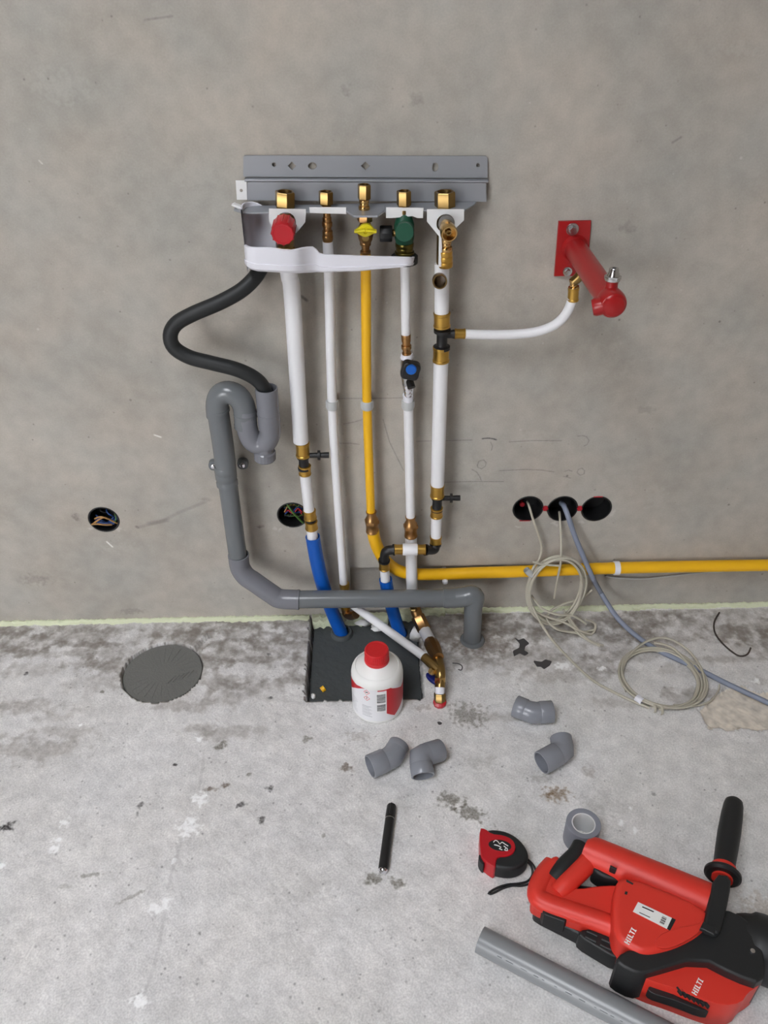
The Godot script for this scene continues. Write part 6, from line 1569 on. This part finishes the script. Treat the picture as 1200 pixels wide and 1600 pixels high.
	var strap := PackedVector3Array([Vector3(0.2414, 0.0220, 0.6348), Vector3(0.2498, 0.0200, 0.6385), Vector3(0.2575, 0.0140, 0.6422), Vector3(0.2600, 0.0080, 0.6504), Vector3(0.2568, 0.0045, 0.6587), Vector3(0.2470, 0.0030, 0.6656), Vector3(0.2313, 0.0030, 0.6686), Vector3(0.2160, 0.0030, 0.6694), Vector3(0.2003, 0.0030, 0.6735), Vector3(0.1865, 0.0030, 0.6799), Vector3(0.1805, 0.0030, 0.6842), Vector3(0.1836, 0.0030, 0.6854), Vector3(0.1926, 0.0030, 0.6823), Vector3(0.2064, 0.0030, 0.6759), Vector3(0.2222, 0.0030, 0.6718), Vector3(0.2384, 0.0030, 0.6722), Vector3(0.2543, 0.0030, 0.6681), Vector3(0.2633, 0.0045, 0.6589), Vector3(0.2658, 0.0080, 0.6482), Vector3(0.2602, 0.0140, 0.6387), Vector3(0.2506, 0.0210, 0.6333)])
	part("wrist_strap", mk().sweep(curve(strap, 0.003), 0.0019, 10), M.black_rubber, tm, "black wrist strap loop")
	# loose length of waste pipe in front
	var p0 := Vector3(0.1557, 0.0205, 0.7692)
	var p1 := Vector3(0.4914, 0.0205, 0.9633)
	var lp := thing("loose_drain_pipe", Vector3(p0.x, 0, p0.z), "length of grey plastic waste pipe lying on the floor before the rotary hammer", "pipe")
	part("tube", mk().rod(p0, p1, [Vector2(0.0182, 0), Vector2(0.0203, 0), Vector2(0.0205, 0.003), Vector2(0.0205, 1), Vector2(0, 1)], 48), M.pvc_loose, lp)
	part("bore", mk().rod(p0, p1, [Vector2(0.0182, 0), Vector2(0.0180, 0.6), Vector2(0, 0.6)], 36), M.pvc_loose, lp)
	var ax := (p1 - p0).normalized()
	var out := (Vector3(0, 0.75, 0) + ax.cross(Vector3.UP) * 1.0).normalized()
	if out.z < 0.0:
		out = (Vector3(0, 0.75, 0) - ax.cross(Vector3.UP) * 1.0).normalized()
	var rng := RandomNumberGenerator.new()
	rng.seed = 5
	var pr := mk()
	var x := 0.035
	while x < 0.33:
		var l := rng.randf_range(0.002, 0.012)
		var m := p0 + ax * (x + l / 2) + out * 0.02052
		pr.box(Transform3D(Basis(ax, out, ax.cross(out)), m), Vector3(l, 0.0003, rng.randf_range(0.0008, 0.0016)), 0.0001)
		x += l + rng.randf_range(0.003, 0.016)
	part("printed_line", pr, M.print_grey, lp)

# ---------------------------------------------------------------- rotary hammer, lying on its side
func slab(parent: Node, called: String, poly: PackedVector2Array, y0: float, y1: float, bevel: float, m: Material, round_times := 1, label := "") -> MeshInstance3D:
	return part(called, mk().prism(soft(poly, round_times) if round_times else poly, shelf_frame(y0), y1 - y0, bevel, 4, true), m, parent, label)

func lettering(parent: Node, words: String, at: Vector3, along: Vector3, height: float) -> void:
	var f := SystemFont.new()
	f.font_names = PackedStringArray(["Droid Sans"])
	f.font_weight = 700
	var t := TextMesh.new()
	t.text = words
	t.font = f
	t.font_size = 64
	t.pixel_size = height / 46.0
	t.depth = 0.0006
	var o := MeshInstance3D.new()
	o.name = "lettering"
	o.mesh = t
	o.material_override = M.sticker
	parent.add_child(o, true)
	var x := along.normalized()
	var z := Vector3.UP
	o.transform = Transform3D(Basis(x, z.cross(x), z), at - origin_of(parent))
	o.set_meta("label", "white lettering")

func build_hammer() -> void:
	var o := thing("rotary_hammer", Vector3(0.4223, 0.0000, 0.7366), "red and black rotary hammer lying on its side at the lower right", "power tool")
	# black underside that the red shells sit on
	slab(o, "base_shell", PackedVector2Array([Vector2(0.2546, 0.7131), Vector2(0.2459, 0.7278), Vector2(0.2486, 0.7364), Vector2(0.2822, 0.7559), Vector2(0.3122, 0.7739), Vector2(0.3521, 0.7977), Vector2(0.3823, 0.8158), Vector2(0.4392, 0.8076), Vector2(0.4776, 0.7485), Vector2(0.4276, 0.7045), Vector2(0.3245, 0.6908), Vector2(0.2788, 0.6784)]), 0.002, 0.036, 0.008, M.tool_black, 1)
	var rear := slab(o, "rear_housing", PackedVector2Array([Vector2(0.2920, 0.6531), Vector2(0.2760, 0.6642), Vector2(0.2606, 0.6852), Vector2(0.2473, 0.7079), Vector2(0.2403, 0.7249), Vector2(0.2430, 0.7334), Vector2(0.2737, 0.7498), Vector2(0.3077, 0.7669), Vector2(0.3328, 0.7756), Vector2(0.3661, 0.7824), Vector2(0.3952, 0.8037), Vector2(0.4378, 0.7931), Vector2(0.4384, 0.7214), Vector2(0.4047, 0.7119), Vector2(0.3799, 0.7070), Vector2(0.3482, 0.7083), Vector2(0.3214, 0.7120), Vector2(0.3032, 0.7093), Vector2(0.2933, 0.6960), Vector2(0.2945, 0.6737), Vector2(0.2997, 0.6579)]), 0.022, 0.062, 0.010, M.tool_red, 1, "red rear housing")
	part("rim", mk().sweep(curve(PackedVector3Array([Vector3(0.2873, 0.0520, 0.6657), Vector3(0.2717, 0.0520, 0.6811), Vector3(0.2573, 0.0520, 0.7028), Vector3(0.2533, 0.0520, 0.7199), Vector3(0.2668, 0.0520, 0.7309), Vector3(0.2941, 0.0530, 0.7426), Vector3(0.3266, 0.0540, 0.7563), Vector3(0.3580, 0.0560, 0.7713), Vector3(0.3836, 0.0560, 0.7879)]), 0.004), 0.0170, 24, true, 0.85), M.tool_red, rear)
	slab(rear, "vent_window", PackedVector2Array([Vector2(0.2551, 0.7368), Vector2(0.2930, 0.7574), Vector2(0.2868, 0.7633), Vector2(0.2568, 0.7503)]), 0.022, 0.056, 0.002, M.tool_black, 0)
	# open handle: red bar grip with black rubber behind it
	var grip := part("grip", mk().sweep(curve(PackedVector3Array([Vector3(0.3550, 0.0620, 0.6528), Vector3(0.3377, 0.0620, 0.6729), Vector3(0.3176, 0.0600, 0.6891), Vector3(0.3004, 0.0580, 0.7029), Vector3(0.2864, 0.0520, 0.7143)]), 0.006), 0.0165, 24), M.tool_red, o, "red handle grip")
	part("rubber_back", mk().sweep(curve(PackedVector3Array([Vector3(0.3393, 0.0600, 0.6371), Vector3(0.3273, 0.0600, 0.6532), Vector3(0.3091, 0.0600, 0.6687), Vector3(0.2939, 0.0580, 0.6829), Vector3(0.2843, 0.0540, 0.6914)]), 0.006), 0.0150, 24), M.black_rubber, grip, "black rubber handle back")
	slab(o, "trigger", PackedVector2Array([Vector2(0.3587, 0.6629), Vector2(0.3754, 0.6599), Vector2(0.3876, 0.6671), Vector2(0.3964, 0.6831), Vector2(0.3982, 0.6965), Vector2(0.3887, 0.7050), Vector2(0.3659, 0.7001), Vector2(0.3522, 0.6909), Vector2(0.3458, 0.6818)]), 0.03, 0.070, 0.008, M.black_rubber, 2)
	# middle housing with its flat upper face
	var mid := slab(o, "middle_housing", PackedVector2Array([Vector2(0.3742, 0.7157), Vector2(0.3970, 0.7142), Vector2(0.4552, 0.7410), Vector2(0.5033, 0.7709), Vector2(0.4940, 0.7924), Vector2(0.4773, 0.8075), Vector2(0.4458, 0.8218), Vector2(0.4206, 0.8296), Vector2(0.3868, 0.8352), Vector2(0.3677, 0.8254), Vector2(0.3497, 0.8099), Vector2(0.3515, 0.7829), Vector2(0.3611, 0.7479)]), 0.02, 0.098, 0.010, M.tool_red, 2, "red middle housing")
	slab(mid, "raised_panel", PackedVector2Array([Vector2(0.4016, 0.8246), Vector2(0.4097, 0.8098), Vector2(0.4461, 0.7973), Vector2(0.4781, 0.7942), Vector2(0.4864, 0.7866), Vector2(0.4845, 0.7983), Vector2(0.4667, 0.8112), Vector2(0.4379, 0.8237), Vector2(0.4174, 0.8288)]), 0.094, 0.0995, 0.002, M.tool_red, 1)
	for q in [PackedVector2Array([Vector2(0.3879, 0.7204), Vector2(0.3973, 0.7270), Vector2(0.3958, 0.7291), Vector2(0.3871, 0.7236)]), PackedVector2Array([Vector2(0.3810, 0.7395), Vector2(0.3847, 0.7406), Vector2(0.3826, 0.7447), Vector2(0.3789, 0.7436)])]:
		slab(mid, "slot", q, 0.090, 0.0995, 0.0005, M.tool_black, 0)
	slab(mid, "rating_sticker", PackedVector2Array([Vector2(0.3965, 0.7568), Vector2(0.4427, 0.7840), Vector2(0.4300, 0.8002), Vector2(0.3846, 0.7716)]), 0.0975, 0.0988, 0.0002, M.sticker, 0, "white rating sticker")
	var st := mid.get_child(mid.get_child_count() - 1)
	mid.remove_child(st)
	st.name = "rating_sticker"
	o.add_child(st, true)
	st.position = Vector3.ZERO
	var ink := mk()
	for q in [PackedVector2Array([Vector2(0.4014, 0.7640), Vector2(0.4168, 0.7724), Vector2(0.4154, 0.7739), Vector2(0.4000, 0.7655)]), PackedVector2Array([Vector2(0.3941, 0.7729), Vector2(0.4084, 0.7812), Vector2(0.4076, 0.7821), Vector2(0.3933, 0.7738)])]:
		ink.prism(q, shelf_frame(0.0988), 0.0002, 0.00005, 1)
	for k in 7:
		var u := k / 7.0
		var q := PackedVector2Array([Vector2(0.4274, 0.7797), Vector2(0.4331, 0.7833), Vector2(0.4250, 0.7943), Vector2(0.4193, 0.7907)])
		var e0 := q[0].lerp(q[3], u)
		var e1 := q[1].lerp(q[2], u)
		var e2 := q[1].lerp(q[2], u + 0.05 + 0.05 * (k % 2))
		var e3 := q[0].lerp(q[3], u + 0.05 + 0.05 * (k % 2))
		ink.prism(PackedVector2Array([e0, e1, e2, e3]), shelf_frame(0.0988), 0.0002, 0.00005, 1)
	ink.prism(PackedVector2Array([Vector2(0.4410, 0.7830), Vector2(0.4459, 0.7860), Vector2(0.4323, 0.8022), Vector2(0.4284, 0.7992)]), shelf_frame(0.0984), 0.0007, 0.0001, 1)
	part("printing", ink, M.ink, st)
	var along: Vector3 = Vector3(0.3882, 0.0990, 0.7836) - Vector3(0.3679, 0.0990, 0.8092)
	lettering(mid, "HILTI", Vector3(0.3710, 0.0982, 0.8089), along, 0.0080)
	# long upper barrel
	part("upper_barrel", mk().sweep(curve(PackedVector3Array([Vector3(0.3410, 0.0660, 0.6456), Vector3(0.3419, 0.0660, 0.6462), Vector3(0.3466, 0.0660, 0.6492), Vector3(0.3541, 0.0660, 0.6541), Vector3(0.3718, 0.0670, 0.6643), Vector3(0.4219, 0.0690, 0.6938), Vector3(0.4750, 0.0700, 0.7239), Vector3(0.5164, 0.0700, 0.7471)]), 0.004), barrel_radii(), 36), M.tool_red, o, "long red upper barrel")
	for q in [PackedVector2Array([Vector2(0.3699, 0.6927), Vector2(0.3788, 0.6984), Vector2(0.3772, 0.7006), Vector2(0.3691, 0.6960)])]:
		slab(o, "slot", q, 0.080, 0.0945, 0.0005, M.tool_black, 0)
	# black gear housing
	var gear := slab(o, "gear_housing", PackedVector2Array([Vector2(0.4762, 0.7899), Vector2(0.4668, 0.8071), Vector2(0.4416, 0.8197), Vector2(0.3910, 0.8297), Vector2(0.3703, 0.8217), Vector2(0.3443, 0.8340), Vector2(0.3453, 0.8450), Vector2(0.3713, 0.8601), Vector2(0.3889, 0.8569), Vector2(0.4680, 0.8381), Vector2(0.5110, 0.8653), Vector2(0.5449, 0.8785), Vector2(0.5626, 0.8432), Vector2(0.5657, 0.7961), Vector2(0.5458, 0.7708), Vector2(0.5083, 0.7648)]), 0.010, 0.091, 0.012, M.tool_black, 1, "black gear housing")
	var ax := (Vector3(0.6249, 0.0550, 0.8167) - Vector3(0.5247, 0.0550, 0.7680)).normalized()
	var f0 := Vector3(0.5369, 0.0500, 0.7877)
	part("gear_barrel", mk().rod(f0, f0 + ax * 0.14, [Vector2(0, 0), Vector2(0.028, 0), Vector2(0.036, 0.04), Vector2(0.041, 0.12), Vector2(0.043, 0.18), Vector2(0.048, 0.22), Vector2(0.0495, 0.30), Vector2(0.0495, 0.60), Vector2(0.047, 0.66), Vector2(0.043, 0.7), Vector2(0.041, 1), Vector2(0, 1)], 48), M.tool_black, o)
	var sc := Vector3(0.5471, 0.0920, 0.8318)
	part("screw", mk().rod(sc - Vector3(0, 0.004, 0), sc + Vector3(0, 0.001, 0), [Vector2(0.0035, 0), Vector2(0.0035, 1), Vector2(0, 1)], 16), M.chrome, gear)
	# lower motor housing
	var motor := slab(o, "motor_housing", PackedVector2Array([Vector2(0.3547, 0.8266), Vector2(0.3673, 0.8408), Vector2(0.3814, 0.8484), Vector2(0.3967, 0.8479), Vector2(0.4757, 0.8268), Vector2(0.5327, 0.8594), Vector2(0.5545, 0.8662), Vector2(0.5399, 0.8747), Vector2(0.5265, 0.8805), Vector2(0.5122, 0.8939), Vector2(0.4855, 0.8967), Vector2(0.4574, 0.8874), Vector2(0.4241, 0.8727), Vector2(0.3878, 0.8594), Vector2(0.3661, 0.8453)]), 0.004, 0.072, 0.010, M.tool_red, 1, "red motor housing")
	slab(o, "motor_foot", PackedVector2Array([Vector2(0.3885, 0.8629), Vector2(0.3992, 0.8587), Vector2(0.4180, 0.8654), Vector2(0.4266, 0.8745), Vector2(0.4475, 0.8855), Vector2(0.4714, 0.8973), Vector2(0.4570, 0.8961), Vector2(0.4295, 0.8833), Vector2(0.4109, 0.8767), Vector2(0.3921, 0.8701)]), 0.034, 0.055, 0.003, M.tool_black, 1)
	for k in 7:
		var c0 := Vector3(0.4291, 0.0720, 0.8763).lerp(Vector3(0.4641, 0.0660, 0.8919), k / 6.0)
		part("vent_slot", mk().box(Transform3D(Basis(Vector3.UP, 0.45), c0 + Vector3(0, -0.0025, -0.001)), Vector3(0.0030, 0.007, 0.011), 0.0003), M.tool_black, motor)
	lettering(motor, "HILTI", Vector3(0.4567, 0.0724, 0.8710), Vector3(0.4755, 0.0720, 0.8517) - Vector3(0.4566, 0.0720, 0.8744), 0.0076)
	# latch on the underside
	var latch := slab(o, "latch", PackedVector2Array([Vector2(0.3070, 0.7734), Vector2(0.3348, 0.7701), Vector2(0.3938, 0.8050), Vector2(0.3824, 0.8181), Vector2(0.3552, 0.8175), Vector2(0.3325, 0.8016), Vector2(0.3069, 0.7833)]), 0.010, 0.050, 0.005, M.tool_black, 1, "black ribbed latch")
	for k in 3:
		var q0 := Vector3(0.3265, 0.0520, 0.7804).lerp(Vector3(0.3668, 0.0520, 0.8059), k / 2.0)
		part("rib", mk().box(Transform3D(Basis(Vector3.UP, -0.5), q0), Vector3(0.017, 0.003, 0.0022), 0.0006), M.latch_grey, latch)
		part("rib", mk().box(Transform3D(Basis(Vector3.UP, -0.5), q0 + Vector3(-0.004, -0.001, 0.008)), Vector3(0.017, 0.003, 0.0022), 0.0006), M.latch_grey, latch)
	# side handle: clamp, collar, red ring and black grip
	var clamp := slab(o, "clamp", PackedVector2Array([Vector2(0.5285, 0.7158), Vector2(0.5542, 0.7207), Vector2(0.5399, 0.7518), Vector2(0.5067, 0.8065), Vector2(0.4990, 0.8120), Vector2(0.4803, 0.8020), Vector2(0.4976, 0.7710)]), 0.02, 0.104, 0.008, M.tool_black, 1, "black side handle clamp")
	slab(clamp, "buckle", PackedVector2Array([Vector2(0.4837, 0.7936), Vector2(0.4999, 0.8027), Vector2(0.4931, 0.8140), Vector2(0.4757, 0.8031)]), 0.098, 0.1065, 0.002, M.tool_black, 0)
	var g0 := Vector3(0.5584, 0.0600, 0.6954)
	var g1 := Vector3(0.6276, 0.0600, 0.5581)
	var t := (g1 - g0).normalized()
	part("flange", mk().rod(g0 - t * 0.004, g0 + t * 0.007, [Vector2(0, 0), Vector2(0.025, 0), Vector2(0.029, 0.3), Vector2(0.029, 0.7), Vector2(0.025, 1), Vector2(0, 1)], 36), M.tool_black, o)
	part("red_ring", mk().rod(g0 - t * 0.008, g0 + t * 0.018, [Vector2(0, 0), Vector2(0.0165, 0), Vector2(0.0165, 0.5), Vector2(0.0195, 0.55), Vector2(0.0195, 0.95), Vector2(0.017, 1), Vector2(0, 1)], 32), M.tool_red, o, "red handle ring")
	part("side_handle", mk().rod(g0 + t * 0.010, g1 + t * 0.004, [Vector2(0, 0), Vector2(0.0178, 0), Vector2(0.0172, 0.1), Vector2(0.0182, 0.3), Vector2(0.0188, 0.5), Vector2(0.0180, 0.75), Vector2(0.0165, 0.9), Vector2(0.0148, 0.96), Vector2(0.0105, 0.99), Vector2(0, 1)], 36), M.tool_black, o, "black side handle grip")

func barrel_radii() -> PackedFloat32Array:
	var n := curve(PackedVector3Array([Vector3(0.3410, 0.0660, 0.6456), Vector3(0.3419, 0.0660, 0.6462), Vector3(0.3466, 0.0660, 0.6492), Vector3(0.3541, 0.0660, 0.6541), Vector3(0.3718, 0.0670, 0.6643), Vector3(0.4219, 0.0690, 0.6938), Vector3(0.4750, 0.0700, 0.7239), Vector3(0.5164, 0.0700, 0.7471)]), 0.004).size()
	var out: PackedFloat32Array = []
	for i in n:
		var u := float(i) / (n - 1)
		out.append(lerpf(0.0262, 0.0310, u) * sqrt(clampf(1.0 - pow(maxf(0.0, 1.0 - u / 0.09), 2.0), 0.02, 1.0)))
	return out

# ---------------------------------------------------------------- small scraps
func build_crumbs() -> void:
	for e in [[PackedVector2Array([Vector2(0.3149, 0.0826), Vector2(0.3224, 0.0909), Vector2(0.3349, 0.0852), Vector2(0.3453, 0.1017), Vector2(0.3354, 0.1094), Vector2(0.3303, 0.1232), Vector2(0.3390, 0.1313), Vector2(0.3293, 0.1389), Vector2(0.3191, 0.1307), Vector2(0.3049, 0.1401), Vector2(0.3044, 0.1244), Vector2(0.3201, 0.1150), Vector2(0.3237, 0.1011)]), 0.002, "torn scrap of black tape on the floor right of the drain pipe's foot", "scrap"], [PackedVector2Array([Vector2(0.3451, 0.1548), Vector2(0.3627, 0.1591), Vector2(0.3725, 0.1517), Vector2(0.3855, 0.1579), Vector2(0.3792, 0.1691), Vector2(0.3646, 0.1800), Vector2(0.3589, 0.1723), Vector2(0.3506, 0.1721)]), 0.002, "small dark scrap on the floor beside a white plaster splash", "scrap"]]:
		var c := Vector3(e[0][0].x, 0, e[0][0].y)
		single("tape_scrap", c, mk().prism(soft(e[0], 1, 0.12), shelf_frame(0.0003), e[1], 0.0008, 2), M.scrap, e[2], e[3])
	var y := Vector3(-0.1190, -0.0120, 0.2177)
	single("yellow_ring", y, mk().rod(y + Vector3(0, 0.003, 0), y + Vector3(0.007, 0.006, -0.004), [Vector2(0.0046, 0), Vector2(0.0062, 0), Vector2(0.0062, 1), Vector2(0.0046, 1), Vector2(0.0046, 0)], 20), M.yellow_pipe, "small yellow pipe offcut lying on the pit board", "offcut")
	var w := Vector3(-0.1345, -0.0100, 0.2351)
	single("plaster_crumb", w, mk().blob(w + Vector3(0, 0.003, 0), Vector3(0.005, 0.004, 0.006), 3), M.plaster, "white plaster crumb at the lower left corner of the pit board", "crumb")
	for e in [[Vector3(-0.0281, 0.0000, 0.0223), Vector3(0.016, 0.008, 0.010), 4, "white filler lump behind the pit board, left of the slanted pipe"], [Vector3(0.0044, 0.0000, 0.0403), Vector3(0.014, 0.007, 0.009), 5, "white filler lump under the slanted white pipe"], [Vector3(0.0905, 0.0000, 0.0616), Vector3(0.012, 0.018, 0.016), 6, "white filler lump right of the second blue conduit"]]:
		single("filler_lump", e[0], mk().blob(e[0], e[1], e[2], 0.3), M.plaster, e[3], "filler")
	var b := Vector3(0.1264, 0.0000, 0.3223)
	single("dark_crumb", b, mk().blob(b + Vector3(0, 0.002, 0), Vector3(0.005, 0.003, 0.003), 8), M.scrap, "tiny black crumb on the floor below the brass floor valve", "crumb")
	single("black_thread", Vector3(0.1876, 0.0000, 0.1636), mk().sweep(curve(PackedVector3Array([Vector3(0.1670, 0.0020, 0.1573), Vector3(0.1795, 0.0020, 0.1596), Vector3(0.1871, 0.0020, 0.1674), Vector3(0.1846, 0.0020, 0.1786), Vector3(0.1779, 0.0020, 0.1766)]), 0.003), 0.0011, 8), M.scrap, "short curled black thread beside the brass floor valve", "thread")
